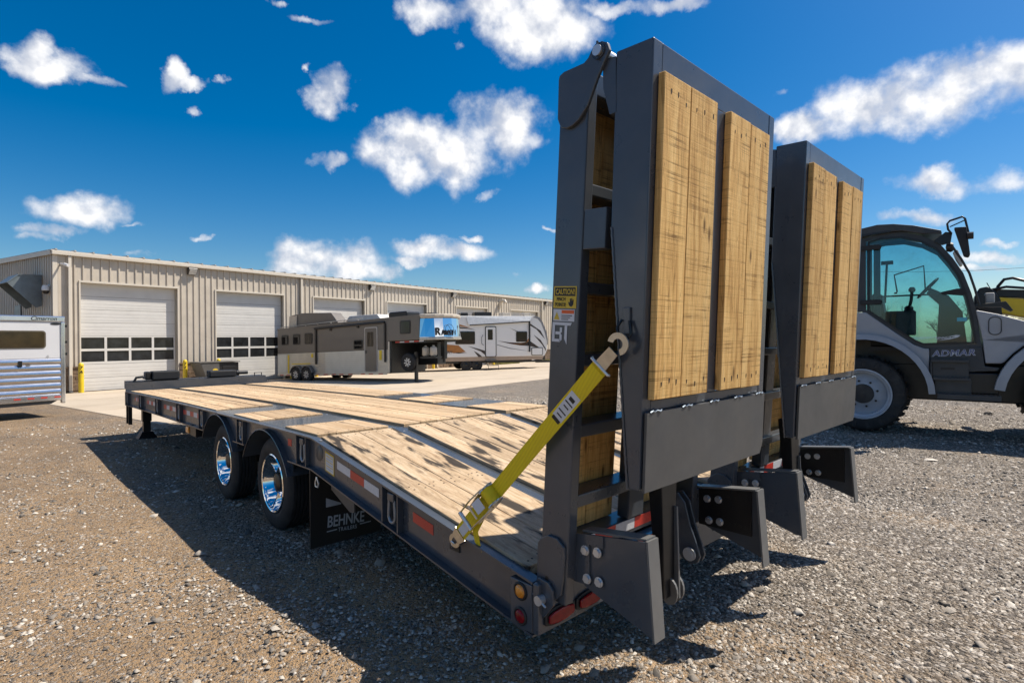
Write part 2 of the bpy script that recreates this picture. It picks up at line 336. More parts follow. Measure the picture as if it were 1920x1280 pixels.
# ------------------------------------------------------------------ ground: a yard that falls gently towards the workshop
C0 = Vector((0.523, 24.205, -0.47)); BD = Vector((0.98242, 0.18670, 0)); BN = Vector((0.18670, -0.98242, 0))
def gz(x, y):
    t = (x - C0.x) * BN.x + (y - C0.y) * BN.y
    return -0.47 + 0.0195 * min(27.0, max(0.0, t))
def at(a, t, z): p = C0 + BD * a + BN * t; return (p.x, p.y, z)       # workshop frame: a along the wall, t out from it
def m_gravel():
    m, nt, b = nodes('crushed_stone'); tcn = nt.nodes.new('ShaderNodeTexCoord'); v = tcn.outputs['Object']
    warp_ = nd(nt, 'ShaderNodeTexNoise', {'Vector': v, 'Scale': 14.0, 'Detail': 3.0})
    vw = nd(nt, 'ShaderNodeVectorMath', {0: v, 1: nd(nt, 'ShaderNodeVectorMath', {0: warp_.outputs['Color'], 1: (0.03, 0.03, 0.0)}, operation='MULTIPLY').outputs[0]}, operation='ADD').outputs[0]
    va = nd(nt, 'ShaderNodeTexVoronoi', {'Vector': vw, 'Scale': 48.0}); vb = nd(nt, 'ShaderNodeTexVoronoi', {'Vector': vw, 'Scale': 120.0})
    big = noise(nt, v, 0.33, 6, 0.62); mid = noise(nt, v, 2.2, 6, 0.65); fine = noise(nt, v, 260.0, 4, 0.7)
    sepc = nd(nt, 'ShaderNodeSeparateColor', {0: va.outputs['Color']}); sepd = nd(nt, 'ShaderNodeSeparateColor', {0: vb.outputs['Color']})
    stone = ramp(nt, sepc.outputs[0], [(0.0, (0.045, 0.040, 0.036)), (0.3, (0.17, 0.148, 0.127)), (0.65, (0.31, 0.275, 0.238)), (1.0, (0.62, 0.575, 0.515))])
    small = ramp(nt, sepd.outputs[0], [(0.0, (0.085, 0.070, 0.055)), (0.5, (0.23, 0.192, 0.150)), (1.0, (0.42, 0.37, 0.31))])
    dustc = ramp(nt, mth(nt, 'ADD', mth(nt, 'MULTIPLY', fine, 0.5), mth(nt, 'MULTIPLY', mid, 0.5)), [(0.3, (0.260, 0.168, 0.088)), (0.7, (0.440, 0.305, 0.178))])
    # how much packed dust covers the stones: worn lanes on the driving side, loose stone on the other
    sx = nd(nt, 'ShaderNodeSeparateXYZ', {0: v})
    lane = noise(nt, nd(nt, 'ShaderNodeVectorMath', {0: v, 1: (1.1, 0.22, 1.0)}, operation='MULTIPLY').outputs[0], 1.0, 4, 0.6)
    side = nd(nt, 'ShaderNodeMapRange', {'Value': sx.outputs[0], 'From Min': -1.2, 'From Max': 2.2, 'To Min': 0.17, 'To Max': -0.15}).outputs[0]
    cover = mth(nt, 'ADD', mth(nt, 'ADD', mth(nt, 'MULTIPLY', big, 0.5), mth(nt, 'ADD', mth(nt, 'MULTIPLY', mid, 0.35), mth(nt, 'MULTIPLY', lane, 0.35))), side)
    cv = ramp(nt, cover, [(0.48, 0.0), (0.72, 1.0)])
    stones = mixc(nt, ramp(nt, sepc.outputs[1], [(0.45, 0.0), (0.55, 1.0)]), small, stone)
    hide = mth(nt, 'MULTIPLY', cv, mth(nt, 'MULTIPLY', ramp(nt, sepc.outputs[2], [(0.10, 0.1), (0.24, 1.0)]), ramp(nt, sepd.outputs[1], [(0.30, 0.25), (0.42, 1.0)])))
    col = mixc(nt, hide, stones, dustc)
    col = mixc(nt, 1.0, col, ramp(nt, mth(nt, 'ADD', mth(nt, 'MULTIPLY', big, 0.6), mth(nt, 'MULTIPLY', lane, 0.5)), [(0.42, (0.76, 0.75, 0.755)), (0.68, (1.16, 1.13, 1.09))]), 'MULTIPLY')
    nt.links.new(col, b.inputs['Base Color']); b.inputs['Roughness'].default_value = 0.92; b.inputs['Specular IOR Level'].default_value = 0.2
    h = mth(nt, 'ADD', mth(nt, 'MULTIPLY', mth(nt, 'SUBTRACT', 1.0, va.outputs['Distance']), mth(nt, 'SUBTRACT', 1.25, hide)), mth(nt, 'MULTIPLY', mth(nt, 'SUBTRACT', 1.0, vb.outputs['Distance']), 0.35))
    bump(nt, b, mth(nt, 'ADD', h, mth(nt, 'MULTIPLY', fine, 0.15)), 1.0, 0.022)
    return m
GRAVEL = m_gravel()
def axis_pts(lo, hi, step, far): return [-far, -far * .4, -far * .15] + list(np.arange(lo, hi + 1e-6, step)) + [far * .15, far * .4, far]
ga = axis_pts(-24, 34, 0.5, 1500); gt = axis_pts(-3, 40.5, 0.25, 1500); gt = sorted(gt + [0.0, 27.0])
gm = M(); nr = np.random.RandomState(5); ph = nr.rand(8) * 6.28; kx = nr.randn(8, 2) * 1.6
for t in gt:
    for a in ga:
        x, y, _ = at(a, t, 0); z = gz(x, y)
        if t > 14.6 and abs(a) < 30 and t < 40: z += 0.0045 * sum(math.sin(kx[k][0] * x + kx[k][1] * y + ph[k]) for k in range(8)) / 2
        gm.v.append((x, y, z))
na = len(ga)
gm.f = [(i * na + j, i * na + j + 1, (i + 1) * na + j + 1, (i + 1) * na + j) for i in range(len(gt) - 1) for j in range(na - 1)]
me, c = mesh(gm, GRAVEL, smooth=1.0, center=False, name='ground')
ground = bpy.data.objects.new('ground', me); COL.objects.link(ground); WP[ground] = Vector((0, 0, 0)); tag(ground, kind='structure')

# loose stones on the yard, one mass
def scatter():
    r = np.random.RandomState(11); N = 330000
    ang = YAW + (r.rand(N) - 0.5) * 1.72; dist = np.exp(np.log(1.15) + r.rand(N) * (np.log(16.0) - np.log(1.15)))
    x = CAM.x + np.sin(ang) * dist; y = CAM.y + np.cos(ang) * dist
    t = (x - C0.x) * BN.x + (y - C0.y) * BN.y; a = (x - C0.x) * BD.x + (y - C0.y) * BD.y
    keep = (t > 14.6) | ((a < -2.8) & (t > 1))
    patch = 0.5 + 0.25 * np.sin(x * 2.3 + 1.7 * np.sin(y * 1.1)) + 0.25 * np.sin(x * 0.9 - y * 0.7 + 2 * np.sin(x * 1.9))
    band = (0.5 + 0.5 * np.sin(5.0 * (x * .686 + y * .727) + 1.6 * np.sin(1.4 * x - y) + 1.2 * np.sin(2.7 * x + .8 * y))) ** 1.5
    patch = np.where(x < 0.2, 0.25 * patch + 0.9 * band, patch)
    keep &= r.rand(N) < np.clip(0.27 + (x + 0.6) * 0.27, 0.27, 1.0) * (0.15 + 0.85 * patch ** 1.6)
    x, y, dist = x[keep], y[keep], dist[keep]; n = len(x)
    z = np.array([gz(p, q) for p, q in zip(x, y)])
    size = (0.0034 + 0.0085 * r.rand(n) ** 2.4) * (0.8 + 0.10 * dist) * np.where(r.rand(n) < 0.015, 1.7 + r.rand(n), 1.0)
    ico = np.array([(1, 0, 0), (-1, 0, 0), (0, 1, 0), (0, -1, 0), (0, 0, 1), (0, 0, -1), (.7, .7, .5), (-.7, .6, .6)])
    tri = np.array([(0, 6, 4), (6, 2, 4), (2, 7, 4), (7, 1, 4), (1, 3, 4), (3, 0, 4), (0, 2, 6), (2, 1, 7)])
    V = np.repeat(ico[None], n, 0) * (0.6 + 0.8 * r.rand(n, 8, 1)) * np.stack([0.8 + .7 * r.rand(n), 0.7 + .6 * r.rand(n), 0.55 + .55 * r.rand(n)], 1)[:, None, :]
    th = r.rand(n) * 6.28; cs, sn = np.cos(th)[:, None], np.sin(th)[:, None]
    X = V[:, :, 0] * cs - V[:, :, 1] * sn; Y = V[:, :, 0] * sn + V[:, :, 1] * cs
    tl = (r.rand(n, 2) - .5) * .5
    V = np.stack([X, Y, V[:, :, 2] + X * tl[:, :1] + Y * tl[:, 1:]], 2) * size[:, None, None] + np.stack([x, y, z + size * .16], 1)[:, None, :]
    me = bpy.data.meshes.new('loose_gravel'); nv, nf = n * 8, n * 8
    me.vertices.add(nv); me.vertices.foreach_set('co', V.reshape(-1).astype(np.float32))
    F = (tri[None] + (np.arange(n) * 8)[:, None, None]).reshape(-1)
    me.loops.add(nf * 3); me.loops.foreach_set('vertex_index', F.astype(np.int32)); me.polygons.add(nf)
    me.polygons.foreach_set('loop_start', (np.arange(nf) * 3).astype(np.int32))
    me.update(); me.validate()
    tone = r.rand(n); base = np.array([(0.07, .063, .056), (0.22, .194, .166), (0.37, .33, .285), (0.64, .60, .54)])
    idx = np.clip(tone * 2.55 + 0.25, 0, 2.999); i0 = idx.astype(int); f = (idx - i0)[:, None]
    colr = base[i0] * (1 - f) + base[i0 + 1] * f; colr *= (0.85 + .3 * r.rand(n, 1))
    cc = np.ones((nv, 4), np.float32); cc[:, :3] = np.repeat(colr, 8, 0)
    at_ = me.color_attributes.new('tone', 'FLOAT_COLOR', 'POINT'); at_.data.foreach_set('color', cc.reshape(-1))
    m, nt, b = nodes('loose_stone'); ca = nd(nt, 'ShaderNodeVertexColor', layer_name='tone')
    tcn = nt.nodes.new('ShaderNodeTexCoord')
    col = mixc(nt, 1.0, ca.outputs[0], ramp(nt, noise(nt, tcn.outputs['Object'], 180, 4), [(0.3, (0.75, 0.74, 0.72)), (0.7, (1.15, 1.13, 1.1))]), 'MULTIPLY')
    nt.links.new(col, b.inputs['Base Color']); b.inputs['Roughness'].default_value = 0.9; me.materials.append(m)
    o = bpy.data.objects.new('loose_gravel', me); COL.objects.link(o); WP[o] = Vector((0, 0, 0))
    tag(o, 'loose crushed stones lying all over the yard', 'gravel', kind='stuff')
scatter()

# ------------------------------------------------------------------ concrete apron of separate slabs
CONC = None
def m_concrete():
    m, nt, b = nodes('apron_concrete'); v = coords(nt, rand=False); oi = nt.nodes.new('ShaderNodeObjectInfo')
    tcn = nt.nodes.new('ShaderNodeTexCoord')
    n1 = noise(nt, v, 0.5, 7, 0.65); n2 = noise(nt, v, 60, 4, 0.7)
    sm = noise(nt, nd(nt, 'ShaderNodeVectorMath', {0: v, 1: (0.35, 2.6, 1.0)}, operation='MULTIPLY').outputs[0], 1.0, 6, 0.65)
    f = mth(nt, 'ADD', mth(nt, 'MULTIPLY', n1, 0.5), mth(nt, 'ADD', mth(nt, 'MULTIPLY', sm, 0.35), mth(nt, 'MULTIPLY', n2, 0.15)))
    col = ramp(nt, f, [(0.33, (0.35, 0.285, 0.21)), (0.5, (0.46, 0.385, 0.295)), (0.68, (0.53, 0.455, 0.36))])
    col = mixc(nt, 1.0, col, ramp(nt, oi.outputs['Random'], [(0.0, (0.93, 0.93, 0.93)), (1.0, (1.05, 1.04, 1.03))]), 'MULTIPLY')
    nt.links.new(col, b.inputs['Base Color']); b.inputs['Roughness'].default_value = 0.85; bump(nt, b, n2, 0.25, 0.004)
    return m
CONC = m_concrete()
apron = empty('concrete_apron', at(15, 7, -0.4)); tag(apron, kind='structure')
aa = [-2.05, 1.6, 6.8, 12.0, 17.2, 22.4, 27.6, 32.8, 38.0, 43.2]; tt = [0.0, 4.75, 9.5, 14.25]
for i in range(len(aa) - 1):
    for j in range(len(tt) - 1):
        a0, a1, t0, t1 = aa[i] + .008, aa[i + 1] - .008, tt[j] + .008, tt[j + 1] - .008
        q = [(a0, t0), (a1, t0), (a1, t1), (a0, t1)]
        if i == 0: q = [(a0 + 0.035 * (7 - t0) * 1.0, t0), (a1, t0), (a1, t1), (a0 + 0.035 * (7 - t1), t1)]
        m = M(); top = [at(a, t, gz(*at(a, t, 0)[:2]) + 0.012) for a, t in q]; bot = [(p[0], p[1], p[2] - 0.09) for p in top]
        m.hexa(bot + top); obj('slab', m, CONC, apron)

# ------------------------------------------------------------------ workshop building
SIDING = simple('beige_ribbed_steel', (0.50, 0.445, 0.37), 0.48, var=0.09, vs=1.6, rvar=0.08, dust=0.12)
SIDEG = simple('beige_end_wall_steel', (0.52, 0.475, 0.405), 0.5, var=0.05, vs=1.2)
TRIMB = simple('beige_trim', (0.60, 0.545, 0.46), 0.45, var=0.04, vs=2)
DOORW = simple('white_door_steel', (0.60, 0.585, 0.555), 0.5, var=0.05, vs=1.5, dust=0.10)
GASKET = simple('door_joint', (0.16, 0.15, 0.14), 0.7)
ROOFM = simple('roof_steel', (0.40, 0.38, 0.35), 0.45)
STONE = simple('brown_stone_veneer', (0.155, 0.105, 0.068), 0.85, var=0.45, vs=9, bumpy=0.5, bs_=30)
INSIDE = simple('dark_workshop_inside', (0.02, 0.02, 0.02), 0.8)
GALVS = simple('galvanised_duct', (0.17, 0.20, 0.215), 0.45, 0.4, var=0.15, vs=4)
def m_pane(name, tint=(0.012, 0.014, 0.016), rough=0.03):
    m, nt, b = nodes(name); v = coords(nt)
    nt.links.new(ramp(nt, noise(nt, v, 2.5, 4), [(0.35, tuple(c * .6 for c in tint)), (0.7, tuple(c * 1.6 for c in tint))]), b.inputs['Base Color'])
    b.inputs['Roughness'].default_value = rough; b.inputs['IOR'].default_value = 1.5
    bump(nt, b, noise(nt, v, 1.3, 2), 0.06, 0.02); return m
PANE = m_pane('workshop_pane', (0.020, 0.022, 0.024), 0.05)
EAVE, TOPZ = 5.08, 3.99 ; BASE = -0.47
bld = empty('workshop_building', at(15, -6, BASE), 'long beige ribbed steel workshop with a row of white overhead doors', 'building')
doors = [(0.39, 4.03), (5.76, 9.30), (11.12, 14.70), (16.49, 20.07), (23.13, 26.85), (30.0, 34.2)]
A0, A1 = -0.45, 42.0
panel_cache = {}
def panel(a0, a1, z0, z1):
    w = a1 - a0; key = (round(w, 3), round(z0, 3), round(z1, 3))
    if key not in panel_cache:
        n = max(1, round(w / 0.305)); pts = []
        for k in range(n):
            b0 = w * k / n; s = w / n
            pts += [(b0, 0.0), (b0 + s * .38, 0.0), (b0 + s * .42, 0.042), (b0 + s * .58, 0.042), (b0 + s * .62, 0.0)]
        pts += [(w, 0.0), (w, -0.03), (0, -0.03)]
        m = M(lambda a, t, z: tuple(BD * (a - w / 2) + BN * t + Vector((0, 0, z - (z0 + z1) / 2)))); m.prism(pts, 'z', z0, z1)
        panel_cache[key] = mesh(m, SIDING, center=False, name='siding_panel')[0]
    p = at((a0 + a1) / 2, 0.0, (z0 + z1) / 2); inst('siding_panel', panel_cache[key], p, bld)
def panels(a0, a1, z0, z1):
    n = max(1, round((a1 - a0) / 0.915))
    for k in range(n): panel(a0 + (a1 - a0) * k / n, a0 + (a1 - a0) * (k + 1) / n, z0, z1)
WZ = BASE + 1.06
prev = A0
for (d0, d1) in doors + [(A1, A1)]:
    if d1 > d0: panels(d0 - .05, d1 + .05, TOPZ + .02, EAVE)
    panels(prev, d0 - .05 if d1 > d0 else A1, WZ, EAVE); prev = d1 + .05
def bb(m, a0, a1, t0, t1, z0, z1): return m.hexa([at(a0, t0, z0), at(a1, t0, z0), at(a1, t1, z0), at(a0, t1, z0), at(a0, t0, z1), at(a1, t0, z1), at(a1, t1, z1), at(a0, t1, z1)])
# structural shell behind the cladding, with real door openings
shell = M(); prev = A0 + .02
for (d0, d1) in doors + [(A1, A1)]:
    bb(shell, prev, d0, -0.30, -0.032, BASE - .3, EAVE - .03); prev = d1
    if d1 > d0: bb(shell, d0, d1, -0.30, -0.032, TOPZ, EAVE - .03)
bb(shell, A0 + .02, A0 + .2, -26, -0.3, BASE - .3, EAVE - .03); bb(shell, A1 - .2, A1, -26, -0.3, BASE - .3, EAVE - .03); bb(shell, A0 + .2, A1 - .2, -26, -25.8, BASE - .3, EAVE - .03)
obj('wall_shell', shell, SIDEG, bld)
# end wall: narrow ribs, low gable
gabl = M(lambda a, t, z: at(a, t, z))
nrib = 84
for k in range(nrib):
    t = -0.05 - k * 0.3
    zt = EAVE + 0.04 * min(-t, 26 + t)
    gabl.hexa([(A0 - .022, t - .3, BASE), (A0 + .018, t - .3, BASE), (A0 + .018, t, BASE), (A0 - .022, t, BASE), (A0 - .022, t - .3, zt), (A0 + .018, t - .3, zt), (A0 + .018, t, zt), (A0 - .022, t, zt)])
    gabl.box(A0 - .05, A0 - .0225, t - .19, t - .12, BASE, zt)
obj('end_wall_cladding', gabl, SIDEG, bld)
roof = M(lambda a, t, z: at(a, t, z))
for s in (0, 1):
    ts = (0.12, -13.0) if s == 0 else (-13.0, -26.2); zs = (EAVE + .075, EAVE + .6) if s == 0 else (EAVE + .6, EAVE + .07)
    roof.hexa([(A0 - .12, ts[0], zs[0]), (A1 + .12, ts[0], zs[0]), (A1 + .12, ts[1], zs[1]), (A0 - .12, ts[1], zs[1])] + [(A0 - .12, ts[0], zs[0] + .04), (A1 + .12, ts[0], zs[0] + .04), (A1 + .12, ts[1], zs[1] + .04), (A0 - .12, ts[1], zs[1] + .04)])
roof_o = obj('roof', roof, ROOFM, bld)
rib_m = M(lambda a, t, z: at(a, t, z)); rib_m.hexa([(-.03, .135, EAVE + .115), (.03, .135, EAVE + .115), (.03, -12.9, EAVE + .64), (-.03, -12.9, EAVE + .64), (-.03, .135, EAVE + .165), (.03, .135, EAVE + .165), (.03, -12.9, EAVE + .69), (-.03, -12.9, EAVE + .69)])
rib_me, rib_c = mesh(rib_m, ROOFM, name='roof_seam')
k = -0.4
while k < A1: inst('roof_seam', rib_me, rib_c + BD * k, roof_o); k += 0.61
g = M(); bb(g, A0 - .1, A1 + .1, 0.04, 0.19, EAVE - .075, EAVE + .07); obj('eave_gutter', g, TRIMB, bld, bevel=.012)
g = M(); bb(g, A0 - .1, A0 - .056, -26, .035, EAVE - .08, EAVE + .02); 
g = M(lambda a, t, z: at(a, t, z)); g.hexa([(A0 - .13, -13, EAVE + .38), (A0 - .06, -13, EAVE + .38), (A0 - .06, .03, EAVE - .08), (A0 - .13, .03, EAVE - .08), (A0 - .13, -13, EAVE + .62), (A0 - .06, -13, EAVE + .62), (A0 - .06, .03, EAVE + .073), (A0 - .13, .03, EAVE + .073)]); obj('rake_trim', g, TRIMB, bld)
g = M(); bb(g, A0 - .055, A0 + .1, .036, .06, BASE + .02, EAVE - .08); obj('corner_trim', g, TRIMB, bld)
for a in (0.02, 10.32, 21.0, 34.75):
    g = M(); bb(g, a - .055, a + .055, .05, .15, BASE + .08, EAVE - .08); bb(g, a - .05, a + .05, .05, .26, BASE + .03, BASE + .078); obj('downspout', g, TRIMB, bld, bevel=.015)
FLOODB = simple('flood_lamp_housing', (0.05, 0.045, 0.04), 0.5); FLOODG = simple('flood_lamp_glass', (0.6, 0.6, 0.58), 0.15)
for a in (4.62, 15.2, 22.74, 35.4):
    g = M(); g.fn = lambda a_, t_, z_: at(a_, t_, z_)
    g.prism([(0.036, 4.66), (0.036, 4.96), (.26, 4.98), (.30, 4.90), (.12, 4.66)], 'x', a - .19, a + .19); lo = obj('flood_lamp', g, FLOODB, bld, bevel=.01)
    g = M(lambda a_, t_, z_: at(a_, t_, z_)); g.hexa([(a - .16, .15, 4.675), (a + .16, .15, 4.675), (a + .16, .295, 4.875), (a - .16, .295, 4.875), (a - .16, .16, 4.668), (a + .16, .16, 4.668), (a + .16, .305, 4.868), (a - .16, .305, 4.868)]); obj('lens', g, FLOODG, lo)
# stone wainscot between the doors
prev = A0
srng = random.Random(2)
for (d0, d1) in doors + [(A1, A1)]:
    e = d0 - .05
    if e - prev > .2:
        sm = M(); bb(sm, prev, e, -.03, .02, BASE - .05, WZ - .06); z = BASE + .01; r_ = 0
        while z < WZ - .1:
            hh = srng.choice((.09, .13, .16)); hh = min(hh, WZ - .07 - z); a = prev + .004
            while a < e - .02:
                w = min(srng.uniform(.14, .42), e - a - .004)
                bb(sm, a, a + w - .012, .021, .05 + srng.random() * .03, z, z + hh - .012); a += w
            z += hh
        so = obj('stone_veneer', sm, STONE, bld); so['kind'] = 'stuff'
        g = M(); bb(g, prev, e, -.03, .105, WZ - .058, WZ - .004); obj('stone_cap', g, STONE, bld)
    prev = d1 + .05
def section_mesh(w, h, key, cache={}):
    kk = (round(w, 3), round(h, 3))
    if kk not in cache:
        m = M(lambda a, t, z: tuple(BD * a + BN * t + Vector((0, 0, z))))
        m.sweep([(-w / 2, -.05), (w / 2, -.05), (w / 2, 0), (-w / 2, 0)], [0, 1]) if False else m.box(-w / 2, w / 2, -.05, 0, -h / 2 + .006, h / 2 - .006)
        for q in (-.25, 0.0, .25): m.box(-w / 2 + .02, w / 2 - .02, 0, .004, q * h - .035, q * h + .035)
        cache[kk] = mesh(m, DOORW, center=False, name='door_section')[0]
    return cache[kk]
for di, (d0, d1) in enumerate(doors):
    w = d1 - d0; cx = (d0 + d1) / 2; T = -.24
    fr = M(); bb(fr, d0 - .05, d0, -.22, .045, BASE, TOPZ); bb(fr, d1, d1 + .05, -.22, .045, BASE, TOPZ); bb(fr, d0 - .05, d1 + .05, -.22, .05, TOPZ - .004, TOPZ + .075)
    dr = obj('overhead_door', fr, TRIMB, bld)
    g = M(); bb(g, d0, d1, T - .10, T - .06, BASE, TOPZ); obj('door_seal', g, GASKET, dr)
    zs = [BASE + .02, BASE + .56, BASE + 1.12, BASE + 2.30, BASE + 2.84, BASE + 3.38, BASE + 3.92, TOPZ]
    for k in range(7):
        z0, z1 = zs[k], zs[k + 1]
        if k == 2: continue
        inst('door_section', section_mesh(w - .02, z1 - z0, 0), at(cx, T, (z0 + z1) / 2), dr)
    z0, z1 = zs[2], zs[3]; nc = 4; fz = M(lambda a, t, z: at(a, t, z)); mid = (z0 + z1) / 2
    for (p, q) in ((z0 + .006, z0 + .10), (mid - .05, mid + .05), (z1 - .075, z1 - .006)): fz.box(d0 + .01, d1 - .01, T - .05, T + .004, p, q)
    for c_ in range(nc + 1):
        xx = d0 + .04 + (w - .08) * c_ / nc
        for (p, q) in ((z0 + .1005, mid - .0505), (mid + .0505, z1 - .0755)): fz.box(xx - (.045 if 0 < c_ < nc else .03), xx + (.045 if 0 < c_ < nc else .03), T - .05, T + .004, p, q)
    obj('window_frame', fz, DOORW, dr)
    for c_ in range(nc):
        for (p, q) in ((z0 + .10, mid - .05), (mid + .05, z1 - .075)):
            g = M(lambda a, t, z: at(a, t, z)); x0 = d0 + .04 + (w - .08) * c_ / nc; x1 = d0 + .04 + (w - .08) * (c_ + 1) / nc
            g.box(x0 + .03, x1 - .03, T - .035, T - .025, p - .01, q + .01); obj('pane', g, PANE, dr)
# things on the end wall and the corner
g = M(lambda a, t, z: at(a, t, z))
hood_side = [(-.51, 4.26), (-.51, 3.05), (-.70, 2.96), (-1.56, 3.90), (-1.22, 4.24)]
for t_ in (-1.3, -2.7): g.prism(hood_side, 'y', t_, t_ - .03)
g.hexa([(-.51, -2.73, 4.26), (-1.22, -2.73, 4.24), (-1.22, -1.27, 4.24), (-.51, -1.27, 4.26), (-.51, -2.73, 4.29), (-1.23, -2.73, 4.27), (-1.23, -1.27, 4.27), (-.51, -1.27, 4.29)])
g.hexa([(-1.22, -2.73, 4.24), (-1.56, -2.73, 3.90), (-1.56, -1.27, 3.90), (-1.22, -1.27, 4.24), (-1.23, -2.73, 4.27), (-1.59, -2.73, 3.92), (-1.59, -1.27, 3.92), (-1.23, -1.27, 4.27)])
obj('vent_hood', g, GALVS, bld)
g = M(lambda a, t, z: at(a, t, z)); g.box(-.53, -.505, -4.3, -5.2, BASE, 3.2); obj('side_door', g, GALVS, bld)
CAMW = simple('camera_housing', (0.72, 0.72, 0.72), 0.3)
g = M(); p = Vector(at(-.62, -.35, 3.62)); g.lathe([(0.0, .2), (.1, .19), (.13, .1), (.13, 0), (.105, -.02)], p, (0, 0, 1), 16); g.cyl(p + Vector((0, 0, .12)), Vector(at(-.5, -.35, 3.8)), .05); dc = obj('dome_camera', g, CAMW, bld, smooth=.7)
g = M(); g.lathe([(.105, -.02), (.1, -.09), (.06, -.14), (0, -.155)], p, (0, 0, 1), 16); obj('dome', g, BLACK, dc, smooth=.8)
g = M(); p = Vector(at(-.2, .35, 4.62)); g.cyl(p, p + BN * .18 + Vector((.06, 0, -.05)), .06); g.cyl(p, Vector(at(-.25, .04, 4.66)), .035); obj('bullet_camera', g, CAMW, bld, smooth=.7)
g = M(); g.tube([at(28.4, .05, 4.1), at(28.4, .12, 4.5), at(28.4, .35, 4.72), at(28.4, .6, 4.68), at(28.4, .68, 4.5)], .12, 10); obj('gooseneck_vent', g, TRIMB, bld, smooth=.8)

# ------------------------------------------------------------------ bollards
BOLY = simple('yellow_bollard_paint', (0.66, 0.47, 0.015), 0.42, var=0.08, vs=8, dust=0.1)
bpos = [(0.27, .42, 'yellow bollard lettered 7A beside the brown stone pier at the building corner'), (4.12, .5, 'yellow lettered bollard standing behind the trailer headboard by the grey bin'), (5.62, .5, 'yellow bollard whose domed top shows above the grey bin'),
        (9.45, .5, None), (10.95, .5, None), (14.85, .5, None), (16.3, .5, None), (20.2, .5, None), (22.95, .5, None), (27.0, .5, None)]
for k, (a, t, lab) in enumerate(bpos):
    p = Vector(at(a, t, 0)); p.z = gz(p.x, p.y) + .012
    g = M(); g.lathe([(.092, 0), (.092, 1.1), (.085, 1.14), (.06, 1.175), (.03, 1.19), (0, 1.195)], p, (0, 0, 1), 20)
    bo = obj('bollard', g, BOLY, None, smooth=.9)
    tag(bo, lab or 'yellow steel bollard half hidden by the parked caravans beside an overhead door', 'bollard', 'yellow bollards beside the overhead doors')
    if k < 2:
        f = Vector((CAM.x - p.x, CAM.y - p.y, 0)).normalized(); xd = Vector((-f.y, f.x, 0))
        for ch, zz in (('7', 1.0), ('A' if k == 0 else 'F', .84)): text('lettering', ch, INK, bo, p + f * .094 + Vector((0, 0, zz - .06)), xd, (0, 0, 1), .16, .002, .004, .2, 'CENTER')

# ------------------------------------------------------------------ small steel bin by the wall
BINM = simple('grey_bin_steel', (0.075, 0.072, 0.068), 0.55, var=0.2, dust=0.1)
bn = empty('waste_bin', at(5.2, 1.3, gz(*at(5.2, 1.3, 0)[:2])), 'small dark grey steel waste bin with a sloped side and a round yellow sticker', 'bin')
zb = WP[bn].z + .02
g = M(lambda a, t, z: at(a, t, zb + z)); g.prism([(4.55, 0.12), (5.05, 0.12), (5.05, 1.02), (4.22, 1.02)], 'y', .75, 1.75); obj('hopper', g, BINM, bn, bevel=.02)
g = M(lambda a, t, z: at(a, t, zb + z)); g.box(5.06, 5.95, .8, 1.7, .12, 1.0); g.box(5.2, 5.8, 1.702, 1.72, .25, .85); obj('pump_box', g, BLACK, bn, bevel=.02)
g = M(lambda a, t, z: at(a, t, zb + z)); g.box(4.18, 6.0, .72, 1.78, 1.022, 1.06); obj('lid', g, BINM, bn, bevel=.01)
g = M(); g.cyl(at(4.86, 1.752, zb + .62), at(4.86, 1.758, zb + .62), .14, n=20); obj('sticker', g, YELLOW, bn)
g = M(lambda a, t, z: at(a, t, zb + z))
for a in (4.6, 5.8):
    for t in (.85, 1.6): g.box(a, a + .1, t, t + .1, -.01, .119)
obj('skid', g, BLACK, bn)
# ------------------------------------------------------------------ equipment trailer (x across, y forward, h above the deck line)
W = 2.59; YF = 7.70; YR = -2.25
def dz(y, x=W / 2):
    return 0.8795 - 0.0111 * y - 0.0013 * y * y + 0.0009 * y * (x - W / 2) if y > 0 else 0.8795 + 0.1487 * y
deckf = lambda x, y, h: (x, y, dz(y, x) + h)
tr = empty('equipment_trailer', (1.3, 2.2, gz(1.3, 2.2)), 'slate grey flat deck equipment trailer with oak planks and two raised folding ramps', 'trailer')
YS = [0.0, 0.4, 0.9, 1.5, 2.2, 3.0, 4.0, 5.0, 6.0, 7.0, YF]
YD = [YR, -1.5, -.75, -.06, 0.0]
def seg(y0, y1):
    ys = [y for y in YD + YS[1:] if y0 + .02 < y < y1 - .02]; return [y0] + ys + [y1]
ARCH = [(0.955, 0.52), (2.31, 0.52)]; AR, AZ = 0.611, 0.22
HB = -0.238
